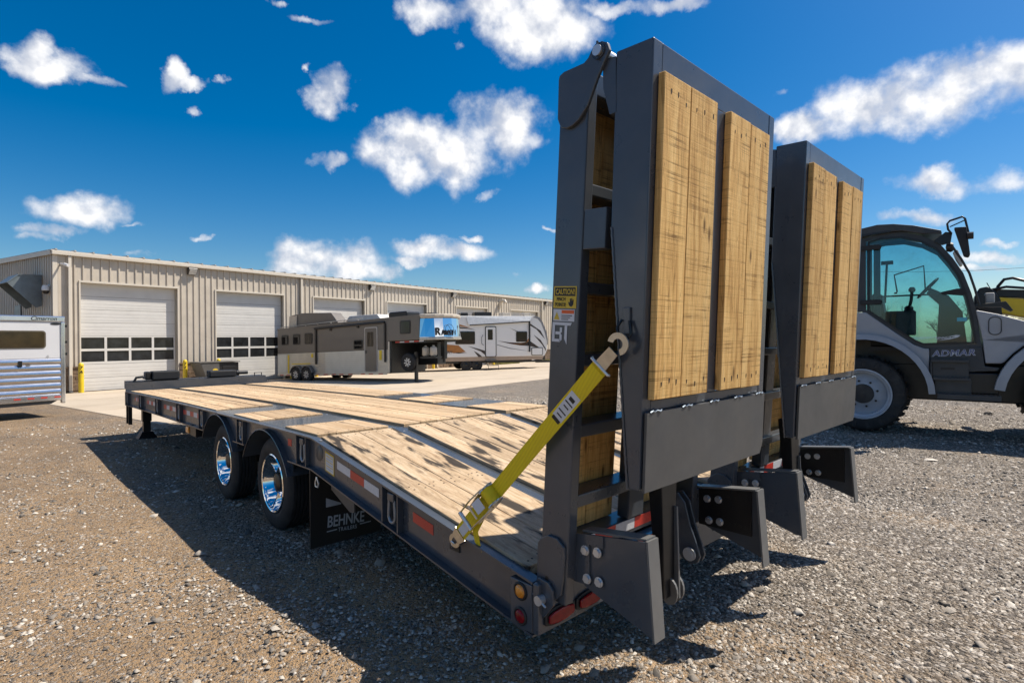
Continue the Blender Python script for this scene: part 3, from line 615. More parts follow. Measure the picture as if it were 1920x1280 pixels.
for side in (0, 1):
    X = (lambda x: x) if side == 0 else (lambda x: W - x)
    def xb(m, x0, x1, ys, h0, h1): a, b = sorted((X(x0), X(x1))); return m.boxy(a, b, ys, h0, h1)
    rl = M(deckf); xb(rl, 0, .0565, seg(YR, YF), -.011, 0.0)
    for y0, y1 in ((YR, .437), (1.475, 1.79), (2.83, YF)):
        xb(rl, 0, .052, seg(y0, y1), HB, HB + .010)
        xb(rl, .040, .052, seg(y0, y1), HB + .0105, -.0115)
    rail = obj('side_rail', rl, PAINT, tr)
    for yc, hw in ARCH:
        am = M(); n = 22; x0, x1 = sorted((X(.040), X(.052))); prevp = None
        for k in range(n + 1):
            y = yc - hw + 2 * hw * k / n; za = AZ + math.sqrt(AR * AR - (y - yc) ** 2); zt = dz(y) - .012
            if prevp: am.hexa([(x0, prevp[0], prevp[1]), (x1, prevp[0], prevp[1]), (x1, y, za), (x0, y, za), (x0, prevp[0], max(prevp[2], prevp[1] + .004)), (x1, prevp[0], max(prevp[2], prevp[1] + .004)), (x1, y, max(zt, za + .004)), (x0, y, max(zt, za + .004))])
            prevp = (y, za, zt)
        obj('arch_web', am, PAINT, tr)
        fm = M(); x0, x1 = sorted((X(-.004), X(.30))); pv = None; a_end = math.asin((hw + .012) / AR)
        for k in range(29):
            a = -a_end + 2 * a_end * k / 28
            q = [(yc + math.sin(a) * r_, AZ + math.cos(a) * r_) for r_ in (AR - .010, AR - .002)]
            if pv: fm.hexa([(x0, *pv[0]), (x1, *pv[0]), (x1, *q[0]), (x0, *q[0]), (x0, *pv[1]), (x1, *pv[1]), (x1, *q[1]), (x0, *q[1])])
            pv = q
        obj('wheel_arch', fm, PAINT, tr, smooth=.5)
        lm = M(); lm.tube([(X(-.004), yc + math.sin(a) * (AR - .006), AZ + math.cos(a) * (AR - .006)) for a in [-a_end + 2 * a_end * k / 28 for k in range(29)]], .0065, 6); obj('arch_lip', lm, PAINTD, tr, smooth=.8)
    # upright stiffeners, tie-down rings in the pockets between them
    for yp in (7.62, 6.43, 5.21, 3.97, 2.93, 1.60, .19, -1.08):
        for dy in (-.085, .085):
            sm = M(deckf); xb(sm, .003, .0395, [yp + dy - .005, yp + dy + .005], HB + .0105, -.0115)
            obj('stiffener', sm, PAINT, tr)
        hb = dz(yp); rp = M(); cx = X(.022); u = []
        for k in range(13):
            a = math.pi * k / 12; u.append((cx, yp + math.cos(a) * .036, hb - .165 - math.sin(a) * .038))
        pts = [(cx, yp + .028, hb - .07)] + [(cx, yp + .034, hb - .13)] + u + [(cx, yp - .034, hb - .13), (cx, yp - .028, hb - .07)]
        rp.tube(pts, .011, 8); rg = obj('tie_down_ring', rp, GALV, tr, smooth=.8)
        km = M(); a, b = sorted((X(.008), X(.038))); km.box(a, b, yp - .034, yp + .034, hb - .078, hb - .03); obj('clip', km, PAINT, rg, bevel=.004)
    bt = M(deckf); xb(bt, .053, .30, seg(-2.2, YF - .1), -.20, -.19) if False else None
# tape, stickers on the left web (proud of the web face at x = 0.040)
def decal(name, mat, y0, y1, h0, h1, x=.040, th=.0015, parent=tr, sheet=deckf):
    m = M(sheet); m.boxy(x - th - .0008, x - .0008, [y0, y1], h0, h1); return obj(name, m, mat, parent)
for y0, y1, first in ((6.55, 7.05, 0), (5.35, 6.05, 0), (4.08, 4.92, 0), (3.05, 3.85, 0)):
    n = 5; w = (y1 - y0) / n
    for k in range(n): decal('reflective_tape', (RED, WHITE)[(k + first) % 2], y1 - w * (k + 1), y1 - w * k - .002, -.13, -.075)
for y0, y1, mt in ((-.53, -.34, WHITE), (-.715, -.532, RED), (-.90, -.717, WHITE), (-1.47, -1.275, RED), (.45, .52, RED)):
    decal('reflective_tape', mt, y0, y1, -.125, -.070)
st = decal('sticker', YELLOW, -.295, -.155, -.195, -.055); decal('sticker_print', LABELW, -.285, -.165, -.185, -.066, .0385, .001, st)
for k in range(6): decal('print_line', SILVERINK if k % 2 else YELLOW, -.275, -.175, -.085 - k * .017, -.080 - k * .017, .0372, .0008, st)
g = M(); g.lathe([(0, .004), (.05, .004), (.056, 0)], (.039, -.06, dz(-.06) - .10), (-1, 0, 0), 24); obj('access_cap', g, PLATE, tr, smooth=.6)
g = M(); g.box(-.014, .02, 3.40, 3.52, .50, .575); ml = obj('side_marker_lamp', g, AMBER, tr, bevel=.008); g = M(); g.box(.0, .09, 3.12, 3.39, .49, .585); g.box(.021, .09, 3.395, 3.53, .50, .60); obj('lamp_bracket', g, BLACK, tr)

# frame below the deck
for x0, x1 in ((.640, .802), (1.788, 1.950)):
    m = M(deckf); m.boxy(x0, x1, seg(-2.18, YF - .02), -.043, -.033); m.boxy((x0 + x1) / 2 - .008, (x0 + x1) / 2 + .008, seg(-2.18, YF - .02), -.26, -.0435); m.boxy(x0, x1, seg(-2.18, YF - .02), -.272, -.2605)
    m.boxy(x0 + .0135, x1 - .0135, seg(-2.17, YF - .15), -.0325, -.010); obj('main_beam', m, PAINTD, tr)
for k in range(25):
    y = -2.1 + k * .40
    if any(abs(y - yc) < .45 for yc, _ in ARCH): continue
    m = M(deckf); m.boxy(.053, W - .053, [y - .03, y + .03], -.15, -.062) if False else m.boxy(.053, .712, [y - .03, y + .03], -.15, -.062); m.boxy(.730, 1.860, [y - .03, y + .03], -.15, -.062); m.boxy(1.878, W - .053, [y - .03, y + .03], -.15, -.062)
    obj('cross_member', m, PAINT, tr)
# raised steel plates over the wheels
for xa, xb_ in ((.052, .66), (1.93, W - .052)):
    for y0, y1 in ((.632, 1.228), (1.955, 2.535)):
        m = M(deckf); m.boxy(xa, xb_, seg(y0, y1), -.031, .001); obj('deck_plate', m, PAINTD, tr)
for y0 in (0.0,):
    m = M(deckf); m.boxy(.057, W - .057, [-.045, .012], -.031, -.014); obj('knee_plate', m, PAINTD, tr)
# planks
nails = []
def plank_row(x0, x1, n, y0, y1, mat, split=True, nail_y=None):
    w = (x1 - x0) / n
    for k in range(n):
        a, b = x0 + w * k + .0022, x0 + w * (k + 1) - .0022
        cuts = [y0, y1]
        if split and y1 - y0 > 3: cuts = [y0, y0 + (y1 - y0) * rng.uniform(.3, .7), y1]
        for c0_, c1_ in zip(cuts[:-1], cuts[1:]):
            h = .012 + rng.uniform(-.0025, .0025); m = M(deckf)
            m.boxy(a, b, seg(c0_ + .0012, c1_ - .0012), -.030, h); obj('plank', m, mat, tr, bevel=.0025, seg=1)
            for yn in (c0_ + .05, c1_ - .05) + tuple(nail_y or ()):
                if not c0_ < yn < c1_: continue
                for fx in (.2, .5, .8) if rng.random() < .4 else (.25, .75):
                    nails.append((a + (b - a) * fx + rng.uniform(-.01, .01), yn + rng.uniform(-.012, .012), h))
midn = [y for y in np.arange(.7, 7.5, .8)]
plank_row(.055, .652, 4, 2.54, YF - .14, DECK, True, midn); plank_row(.055, .652, 4, 1.235, 1.95, DECK, False); plank_row(.055, .652, 4, .014, .627, DECK, False)
plank_row(.790, 1.800, 6, .014, YF - .14, DECK, True, midn)
plank_row(1.938, W - .055, 4, 2.54, YF - .14, DECK, True, midn); plank_row(1.938, W - .055, 4, 1.235, 1.95, DECK, False); plank_row(1.938, W - .055, 4, .014, .627, DECK, False)
for x0, x1, n in ((.055, .652, 4), (.790, 1.800, 6), (1.938, W - .055, 4)): plank_row(x0, x1, n, -2.17, -.048, DOVE, False, (-1.15, -1.2))
def nail_mesh(pts, name, parent, r=.0075):
    m = M()
    for (x, y, h) in pts: m.lathe([(r, -.004), (r * .8, .0012), (0.0, .0012)], (x, y, dz(y, x) + h), (0, 0, 1), 6)
    o = obj(name, m, NAIL, parent); o['kind'] = 'stuff'
nail_mesh(nails, 'nail_heads', tr)
for x, y in ((.03, -.10), (.722, -.10), (1.868, -.10), (.722, 1.3)):
    g = M(); g.lathe([(.012, 0), (.012, .008), (0, .010)], (x, y, dz(y) + (.0 if x < .1 else -.018)), (0, 0, 1), 6); obj('bolt', g, ZINC, tr)

# headboard and what stands on the tongue
hp = [(0.0, .0), (2.40, .0), (2.36, .152), (0.0, .152)]
m = M(lambda x, y, z: (x, y, dz(y, x) + z)); m.prism(hp, 'y', YF - .01, YF - .018); m.boxy(0.0, 2.36, [YF - .0175, YF + .06], .135, .152); m.boxy(0, 2.40, [YF - .10, YF - .019], 0.0005, .010)
obj('headboard', m, PAINT, tr)
m = M(deckf); m.boxy(.0, W, [YF - .008, YF + .05], -.238, -.002); obj('front_beam', m, PAINT, tr)
dzf = dz(YF)
m = M(); m.box(.48, .93, 8.15, 8.40, dzf + .14, dzf + .305); tb = obj('tool_box', m, BLACKM, tr, bevel=.02); m = M(); m.box(.38, .475, 8.18, 8.38, dzf + .15, dzf + .30); obj('motor', m, BLACK, tb, bevel=.02)
m = M(); m.box(1.45, 1.95, 8.15, 8.40, dzf + .14, dzf + .27); tb = obj('tool_box', m, BLACKM, tr, bevel=.02); m = M(); m.cyl((1.955, 8.28, dzf + .205), (2.2, 8.28, dzf + .205), .035); m.cyl((1.98, 8.28, dzf + .205), (2.03, 8.28, dzf + .205), .055); obj('winch_drum', m, BLACK, tb, smooth=.6)
m = M(); m.tube([(.20, 8.2, dzf + .12), (.24, 8.2, dzf + .2), (.34, 8.2, dzf + .21), (.36, 8.2, dzf + .18)], .022, 8); obj('coupling_handle', m, BLACK, tr, smooth=.8)
m = M(); m.tube([(2.28, 8.1, dzf + .02), (2.28, 8.1, dzf + .2), (2.42, 8.1, dzf + .2), (2.42, 8.1, dzf + .02)], .011, 6); obj('grab_handle', m, BLACK, tr, smooth=.8)
m = M(); m.box(.2, 2.5, 7.76, 8.5, dzf - .2, dzf - .02)
m.hexa([(.85, 8.5, dzf - .2), (1.75, 8.5, dzf - .2), (1.36, 10.2, dzf - .25), (1.24, 10.2, dzf - .25), (.85, 8.5, dzf - .05), (1.75, 8.5, dzf - .05), (1.36, 10.2, dzf - .13), (1.24, 10.2, dzf - .13)]); obj('tongue', m, PAINT, tr)
m = M(); m.box(.1, 2.5, 8.1, 8.5, dzf + .0, dzf + .135); obj('tongue_tray', m, BLACK, tr)
for jx in (.335, W - .335):
    gj = gz(jx, 7.8); m = M(); m.box(jx - .07, jx + .07, 7.79, 7.93, gj + .30, dzf - .02); jk = obj('landing_jack', m, BLACK, tr, bevel=.008)
    m = M(); m.box(jx - .055, jx + .055, 7.805, 7.915, gj + .12, gj + .2995); obj('inner_leg', m, BLACK, jk)
    m = M(); s = .15; m.hexa([(jx - s, 7.86 - s, gj), (jx + s, 7.86 - s, gj), (jx + s, 7.86 + s, gj), (jx - s, 7.86 + s, gj), (jx - .08, 7.78, gj + .119), (jx + .08, 7.78, gj + .119), (jx + .08, 7.94, gj + .119), (jx - .08, 7.94, gj + .119)]); obj('jack_foot', m, BLACK, jk)
for y in (7.42, 7.62):
    m = M(); m.box(.0, .055, y, y + .022, .16, dz(y) + HB - .001); obj('stake', m, BLACK, tr)

# axles and wheels
def wheel(parent, xo, yc, zc, s, rt_, wd, rr):
    """tyre with ribbed tread, deep polished rim, hub; s = +1 when the outer face looks towards -x"""
    d = (-s, 0, 0); o = Vector((xo + s * .0, yc, zc)); hw = wd
    P = [(rr + .012, -.012), (rr + .03, -.002), (rr + .06, .003), (rt_ - .05, .001), (rt_ - .018, -.012), (rt_ - .003, -.030)]
    n = 5; x = -.034
    step = (hw - .068) / n
    for k in range(n):
        P += [(rt_, x), (rt_, x - step + .010)]
        if k < n - 1: P += [(rt_ - .011, x - step + .008), (rt_ - .011, x - step + .002)]
        x -= step
    P += [(rt_ - .003, -hw + .030), (rt_ - .018, -hw + .012), (rt_ - .05, -hw), (rr + .03, -hw), (rr, -hw + .02), (rr - .01, -hw / 2)]
    m = M(); m.lathe(P, o, d, 72, closed=True); wo = obj('wheel', m, RUBBER, parent, smooth=.5)
    m = M(); m.lathe([(rr + .011, -.010), (rr + .013, -.002), (rr + .004, .003), (rr - .006, -.002), (rr - .010, -.02), (rr - .022, -.035), (rr - .030, -.11), (rr - .045, -.135), (.135, -.150), (.128, -.150), (.122, -.135), (.0, -.135)], o, d, 56); obj('rim', m, CHROME, wo, smooth=.6)
    m = M(); m.lathe([(.085, -.134), (.085, -.06), (.075, -.04), (.05, -.032), (0, -.030)], o, d, 28); obj('hub', m, BLACK, wo, smooth=.6)
    m = M()
    for k in range(8):
        a = 2 * math.pi * k / 8; c = o + Vector((0, math.cos(a) * .108, math.sin(a) * .108)); m.cyl(c + Vector(d) * -.136, c + Vector(d) * -.10, .014, .012, 6)
    obj('lug_nuts', m, ZINC, wo)
    m = M(); pts = []
    for k in range(5):
        a = math.pi * 2 * k / 5 + .3; c0v = o + Vector(d) * -.142 + Vector((0, math.cos(a) * .17, math.sin(a) * .17)); m.lathe([(.024, .006), (0, .0062)], c0v, d, 14)
    obj('hand_holes', m, BLACK, wo)
    return wo
for yc in (0.945, 2.31):
    g0 = gz(.1, yc); rt_ = .392; zc = g0 + rt_ - .006
    wheel(tr, .062, yc, zc, 1, rt_, .225, .238); wheel(tr, W - .062, yc, gz(W - .1, yc) + rt_ - .006, -1, rt_, .225, .238)
    m = M(); m.cyl((.24, yc, zc), (W - .24, yc, zc), .062, n=16); obj('axle', m, BLACK, tr, smooth=.6)
    for x in (.72, 1.87): m = M(); m.box(x - .04, x + .04, yc - .4, yc + .4, zc + .06, zc + .11); obj('leaf_spring', m, BLACK, tr)
# mud flaps
for x0, x1, s in ((.02, .60, 1), (W - .60, W - .02, -1)):
    m = M(); m.box(x0, x1, .062, .074, .045, .64); fl = obj('mud_flap', m, FLAP, tr)
    text('lettering', 'BEHNKE', SILVERINK, fl, (x0 + .125, .0605, .178), (1, 0, -.07), (0, 0, 1), .118, .0006, .002, sx=.70)
    text('lettering', 'TRAILERS', SILVERINK, fl, (x0 + .215, .0605, .127), (1, 0, -.07), (0, 0, 1), .042, .0006, .0005, sx=.72, spacing=1.25)
    m = M(); m.box(x0 + .125, x0 + .205, .0595, .061, .142, .150); obj('logo_bar', m, SILVERINK, fl); m = M(); m.box(x0 + .395, x0 + .49, .0595, .061, .138, .146); obj('logo_bar', m, SILVERINK, fl)
    m = M(); m.prism([(x0 + .12, .40), (x0 + .24, .34), (x0 + .24, .33), (x0 + .12, .33)], 'y', .0595, .061); obj('logo', m, SILVERINK, fl); m = M(); m.prism([(x0 + .35, .46), (x0 + .39, .45), (x0 + .355, .32)], 'y', .0595, .061); obj('logo', m, SILVERINK, fl)
m = M(); m.prism([(-.10, .575), (-.46, .495), (-.46, .415), (-.40, .405), (-.12, .505)], 'x', .10, .11); obj('hanger_plate', m, PLATE, tr)
m = M(); m.tube([(.02, -.05, .60), (.02, -.085, .56), (.02, -.075, .53), (.02, -.035, .53), (.02, -.03, .56), (.02, -.05, .60)], .006, 6); obj('shackle', m, ZINC, tr, smooth=.8)

# rear of the trailer: corner posts, beam, lamps, hinge brackets
ZT = dz(YR)
m = M(); m.box(.0, W, YR - .035, YR - .001, .325, ZT - .002); m.box(.05, W - .05, YR + .001, YR + .07, .36, ZT - .02); obj('rear_beam', m, PAINT, tr, bevel=.006)
for s, x0 in ((1, 0), (-1, W)):
    m = M(); a, b = sorted((x0 - s * .003, x0 + s * .0395)); m.box(a, b, YR + .0, YR + .135, .325, ZT - .014); obj('corner_post', m, PAINT, tr, bevel=.004)
    for zc, mt in ((.487, AMBER), (.378, REDLENS)):
        p = (x0 - s * .004, YR + .068, zc)
        m = M(); m.lathe([(.040, -.002), (.040, .004), (.034, .008), (.030, .006), (.030, -.002)], p, (-s, 0, 0), 24); lo = obj('marker_lamp', m, BLACKM, tr, smooth=.6)
        m = M(); m.lathe([(.030, .003), (.026, .010), (.012, .014), (0, .014)], p, (-s, 0, 0), 20); obj('lens', m, mt, lo, smooth=.8)
def oval(name, xc, zc, hw, hh, y, mat, parent, dep):
    m = M(); n = 28; ring = []
    for k in range(n):
        a = 2 * math.pi * k / n; ring.append((xc + max(-1, min(1, math.cos(a) * 1.25)) * hw, zc + math.sin(a) * hh))
    m.prism(ring, 'y', y, y - dep); return obj(name, m, mat, parent, bevel=.006)
for xc in (.130, .335, W - .335, W - .130):
    lo = oval('tail_lamp', xc, .385, .098, .040, YR - .0355, BLACKM, tr, .012); oval('lens', xc, .385, .082, .029, YR - .0478, REDLENS, lo, .012)
m = M(); m.box(.74, 1.02, YR - .0385, YR - .036, .49, .545); lb = obj('warning_label', m, ORANGE, tr); text('lettering', 'DO NOT OPERATE', INK, lb, (.752, YR - .039, .502), (1, 0, 0), (0, 0, 1), .04, .0004, .001, sx=.84)
BRK = [(-2.247, .546), (-2.262, .563), (-2.319, .557), (-2.344, .531), (-2.348, .47), (-2.265, .367), (-2.242, .33)]
EAR1 = [(-2.225, .50), (-2.238, .553), (-2.245, .704), (-2.263, .727), (-2.304, .751), (-2.356, .749), (-2.394, .722), (-2.399, .683), (-2.387, .579), (-2.376, .516), (-2.341, .484), (-2.29, .46)]
EAR2 = [(-2.385, 2.65), (-2.390, 2.666), (-2.414, 2.674), (-2.519, 2.672), (-2.540, 2.684), (-2.552, 2.701), (-2.569, 2.720), (-2.606, 2.724), (-2.633, 2.708), (-2.643, 2.676), (-2.621, 2.646), (-2.585, 2.592), (-2.535, 2.498), (-2.488, 2.456), (-2.455, 2.442), (-2.427, 2.440), (-2.400, 2.450), (-2.389, 2.464), (-2.378, 2.492)]
FOOT = [(-2.438, .768), (-2.733, .812), (-2.763, .462), (-2.738, .462), (-2.438, .553)]
LK = 0.0675
def lowf(x, d, l):                   # lower ramp half: d back from its front face, l up along it
    return (x, -2.238 - .0675 * (l) - .9977 * d, .48 + .9977 * l - .0675 * d)
def upf(x, d, l):                    # folded half: l down from the top hinge
    return (x, -2.662 + .046 * l - .9989 * d, 2.668 - .9989 * l - .046 * d)
def make_ramp(x0, x1, first):
    xc = (x0 + x1) / 2; fr = M(lowf)
    m = M(lowf); m.box(x0, x0 + .055, 0, .150, .0, 2.195); m.box(x1 - .055, x1, 0, .150, .0, 2.195)
    for l0, l1, d0, d1 in ((.17, .245, .0, .11), (.40, .455, .03, .14), (.70, .755, .03, .14), (1.0, 1.05, .03, .14), (1.3, 1.35, .03, .14), (1.70, 1.75, .03, .14), (2.1, 2.19, .01, .14)): m.box(x0 + .0555, x1 - .0555, d0, d1, l0, l1)
    m.box(x0 + .47, x0 + .60, .055, .12, .25, 2.1)
    ramp_o = obj('ramp', m, PAINT, tr, bevel=.006)
    for a, b in ((x0 + .058, x0 + .26), (x0 + .264, x0 + .466), (x0 + .604, x0 + .80), (x0 + .804, x1 - .058)):
        m = M(lowf); m.box(a, b, -.018, .028, .25, 2.17); obj('ramp_plank', m, OAK, ramp_o, bevel=.003, seg=1)
    # tape across the bottom tube
    n = 6; w = (x1 - x0 - .16) / n
    for k in range(n): m = M(lowf); m.box(x0 + .08 + w * k, x0 + .08 + w * (k + 1) - .002, .1105, .1125, .192, .2435); obj('reflective_tape', (WHITE, RED)[k % 2], ramp_o) if False else obj('reflective_tape', m, (WHITE, RED)[k % 2], ramp_o)
    # connecting posts between the two halves
    for xs in (x0 + .004, x1 - .059):
        m = M(lowf); m.box(xs, xs + .055, .151, .262, 1.475, 1.635); obj('rest_block', m, PAINT, ramp_o, bevel=.004)
    # folded half
    for s, xe in ((1, x0), (-1, x1)):
        a, b = sorted((xe, xe + s * .062)); m = M(upf)
        prof = [(0.0, 0.0), (.162, 0.0), (.162, 1.642), (.118, 1.645), (.0, .655)]
        m.prism(prof, 'x', a, b); obj('folded_rail', m, PAINT, ramp_o, bevel=.005)
        g = M(upf); pth = [(a if s > 0 else b, -.001 + .110 * k / 12, .655 + .99 * k / 12) for k in range(13)]
        g.tube([upf(*p) for p in pth], .006, 6) if False else None
    m = M(upf); m.box(x0 + .0625, x1 - .0625, .110, .1605, .0, .118); m.box(x0 + .0625, x1 - .0625, .02, .1095, .0, .06); m.box(x0 + .425, x0 + .570, .06, .1625, .1185, 1.3095); m.box(x0 + .0625, x1 - .0625, .09, .1605, 1.31, 1.35); m.box(x0 + .1, x1 - .1, .12, .167, 1.352, 1.40)
    for l in (.45, .85, 1.15): m.box(x0 + .0625, x0 + .4245, .03, .16, l, l + .05); m.box(x0 + .5705, x1 - .0625, .03, .16, l, l + .05)
    obj('folded_frame', m, PAINT, ramp_o, bevel=.004)
    for a, b in ((x0 + .19, x0 + .42), (x1 - .34, x1 - .07)): m = M(upf); m.box(a, b, .06, .13, -.012, -.001); obj('stop_tab', m, BLACK, ramp_o)
    nl = []
    for a, b in ((x0 + .035, x0 + .222), (x0 + .225, x0 + .438), (x0 + .556, x0 + .752), (x0 + .755, x0 + .958)):
        dl = rng.uniform(-.004, .004); db = rng.uniform(-.003, .003)
        m = M(upf); m.box(a, b, .1635, .192 + db, .118 + dl, 1.305 + dl); po = obj('ramp_plank', m, OAK, ramp_o, bevel=.003, seg=1)
        nm = M(upf)
        for l in (.185, 1.245):
            for f in (.2, .5, .8):
                xx = a + (b - a) * f + rng.uniform(-.01, .01); ll = l + rng.uniform(-.012, .012)
                w_ = rng.uniform(.6, 1.1); nm.prism([(xx - .004 * w_, ll - .007 * w_), (xx + .004 * w_, ll - .006), (xx + .003 * w_, ll + .008 * w_), (xx - .002, ll + .016 * w_)], 'y', .1915 + db, .1930 + db)
        no = obj('nail_holes', nm, NAIL, po); no['kind'] = 'stuff'
    m = M(upf); xl, xr = x0 + .015, x1 - .025; m.prism([(xl, 1.352), (xr, 1.352), (xr, 1.60), (xr - .028, 1.648), (xl, 1.648)], 'y', .168, .179)
    pl = obj('end_plate', m, PLATE, ramp_o)
    for k in range(5):
        g = M(upf); xx = xl + .02 + (xr - xl - .12) * k / 4; g.tube([(xx + q * .016, .178 + .003 * math.sin(q * 2), 1.349 + .003 * math.cos(q * 3)) for q in range(6)], .0042, 6); obj('weld', g, WELD, pl, smooth=.9)
    # weld seam along the tapered edge of the rails
    g = M(upf); g.tube([(x0 - .002, .004 + .110 * k / 60 + .002 * (k % 2), .66 + .985 * k / 60) for k in range(61)], .0045, 6); obj('weld_seam', g, PAINT, ramp_o, smooth=.9)
    # top ears with the fold pin, bottom ears with the hinge pin
    for s, xe in ((1, x0), (-1, x1)):
        a, b = sorted((xe - s * .002, xe - s * .018)); m = M(); m.prism(EAR2, 'x', a, b); eo = obj('fold_ear', m, PAINT, ramp_o, bevel=.003)
        m = M(); m.cyl((xe - s * .032, -2.592, 2.690), (xe + s * .07, -2.592, 2.690), .021, n=20); obj('fold_pin', m, ZINC, eo, smooth=.6)
        m = M(); m.lathe([(.022, .0), (.031, .0), (.031, .004), (.022, .004)], (xe - s * .019, -2.592, 2.690), (-s, 0, 0), 20, closed=True); m.cyl((xe - s * .026, -2.592, 2.655), (xe - s * .026, -2.592, 2.725), .005, n=6); obj('pin_collar', m, PAINTD, eo)
        m = M(); a2, b2 = sorted((xe - s * .0015, xe + s * .025)); m.prism([(-2.60, 2.66), (-2.66, 2.65), (-2.66, 2.44), (-2.63, 2.44), (-2.60, 2.55)], 'x', a2, b2); obj('fold_lug', m, PAINT, eo)
        a, b = sorted((xe - s * .001, xe - s * .014)); m = M(); m.prism(EAR1, 'x', a, b); eo = obj('hinge_ear', m, PAINT, ramp_o, bevel=.003)
        m = M(); m.cyl((xe - s * .0145, -2.297, .565), (xe - s * .0155, -2.297, .565), .010, n=14); obj('ear_hole', m, BLACK, eo)
        a, b = sorted((xe - s * .016, xe - s * .030)); m = M(); m.prism(BRK, 'x', a, b); bo = obj('hinge_bracket', m, PAINT, tr, bevel=.003)
        m = M(); m.cyl((xe - s * .060, -2.285, .478), (xe + s * .06, -2.285, .478), .021, n=16); obj('hinge_pin', m, ZINC, bo, smooth=.6)
        m = M(); m.cyl((xe - s * .048, -2.285 - .036, .478 - .018), (xe - s * .048, -2.285 + .036, .478 + .018), .005, n=6); obj('cotter', m, ZINC, bo)
    # support feet
    for s, xe in ((1, x0 + .055), (-1, x1 - .0)):
        xa = xe + s * .012 if s > 0 else xe + .035
        a, b = sorted((xa, xa + .010)); m = M(); m.prism(FOOT, 'x', a, b)
        fo = obj('support_foot', m, PAINT, ramp_o)
        m = M(); i0, i1 = (b, b + .062) if s > 0 else (a - .062, a); xl, xr = (a, i1) if s > 0 else (i0, b)
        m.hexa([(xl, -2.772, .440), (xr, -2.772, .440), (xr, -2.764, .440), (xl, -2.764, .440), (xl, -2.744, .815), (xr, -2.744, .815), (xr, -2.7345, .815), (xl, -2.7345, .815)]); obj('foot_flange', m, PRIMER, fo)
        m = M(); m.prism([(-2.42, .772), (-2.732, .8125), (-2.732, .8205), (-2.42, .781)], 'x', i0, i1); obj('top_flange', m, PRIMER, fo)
        m = M(); o0, o1 = (a - .009, a - .001) if s > 0 else (b + .001, b + .009)
        m.prism([(-2.345, .762), (-2.535, .79), (-2.535, .745), (-2.50, .745), (-2.45, .56), (-2.36, .558)] if False else [(-2.345, .758), (-2.54, .786), (-2.54, .735), (-2.47, .735), (-2.47, .565), (-2.36, .560)], 'x', o0 - .0, o1)
        m.box(min(xa, xe) - .004, max(xa, xe) + .006, -2.40, -2.345, .57, .75); obj('foot_bracket', m, PAINT, fo)
        m = M(); i_0, i_1 = (b + .001, b + .009) if s > 0 else (a - .009, a - .001); m.prism([(-2.40, .755), (-2.69, .795), (-2.69, .56), (-2.40, .56)], 'x', i_0, i_1); cho = obj('slotted_arm', m, BLACK, fo)
        for yb, zb_ in ((-2.449, .707), (-2.513, .715), (-2.459, .592), (-2.52, .597)):
            for q0, q1 in (((o0 - .012, o0) if s > 0 else (o1, o1 + .012)), ((i_1, i_1 + .014) if s > 0 else (i_0 - .014, i_0))):
                m = M(); m.cyl((q0, yb, zb_), (q1, yb, zb_), .0165, n=6); near = q0 < xa
                m.lathe([(.021, 0), (.021, .003), (.0, .003)], (q1 if near else q0, yb, zb_), (-1 if near else 1, 0, 0), 16); obj('foot_bolt', m, ZINC, fo)
        for yb in (-2.57, -2.60, -2.63, -2.66):
            for zb_ in (.74, .60): m = M(); m.cyl((i_1 if s > 0 else i_0 - .0008, yb, zb_), (i_1 + .0008 if s > 0 else i_0, yb, zb_), .009, n=10); obj('bolt_hole', m, INK, fo)
    # lift arm with its rounded lugs
    xm = x0 + .44
    m = M(); m.hexa([(xm - .02, -2.60, .43), (xm + .06, -2.60, .43), (xm + .06, -2.56, .43), (xm - .02, -2.56, .43), (xm - .01, -2.58, 1.06), (xm + .13, -2.58, 1.06), (xm + .13, -2.50, 1.06), (xm - .01, -2.50, 1.06)]); la = obj('lift_arm', m, BLACK, ramp_o, bevel=.004)
    m = M(); m.hexa([(xm + .061, -2.625, .42), (xm + .073, -2.625, .42), (xm + .073, -2.55, .42), (xm + .061, -2.55, .42), (xm + .085, -2.60, .82), (xm + .097, -2.60, .82), (xm + .097, -2.53, .82), (xm + .085, -2.53, .82)]); obj('arm_web', m, PRIMER, la)
    for xx in (xm + .03, xm + .085):
        m = M(); m.prism([(-2.59 + .042 * math.cos(a), .45 + .06 * math.sin(a)) for a in [2 * math.pi * k / 18 for k in range(18)]], 'x', xx, xx + .012); obj('arm_lug', m, PRIMER, la)
    for xx in (x1 - .20, x1 - .15):
        m = M(); m.prism([(-2.34, .76), (-2.40, .775), (-2.44, .73), (-2.47, .62), (-2.51, .52), (-2.525, .47), (-2.51, .435), (-2.47, .42), (-2.42, .44), (-2.34, .56)], 'x', xx, xx + .012); lk_ = obj('link_plate', m, PAINT, ramp_o, bevel=.003)
    m = M(); m.cyl((x1 - .225, -2.475, .478), (x1 - .12, -2.475, .478), .020, n=18); m.lathe([(.0, 0), (.034, .0), (.034, .010), (.0, .010)], (x1 - .212, -2.475, .478), (-1, 0, 0), 18); obj('link_pin', m, ZINC, lk_, smooth=.6)
    return ramp_o
rampA = make_ramp(.055, 1.135, True)
rampB = make_ramp(1.575, 2.665, False)
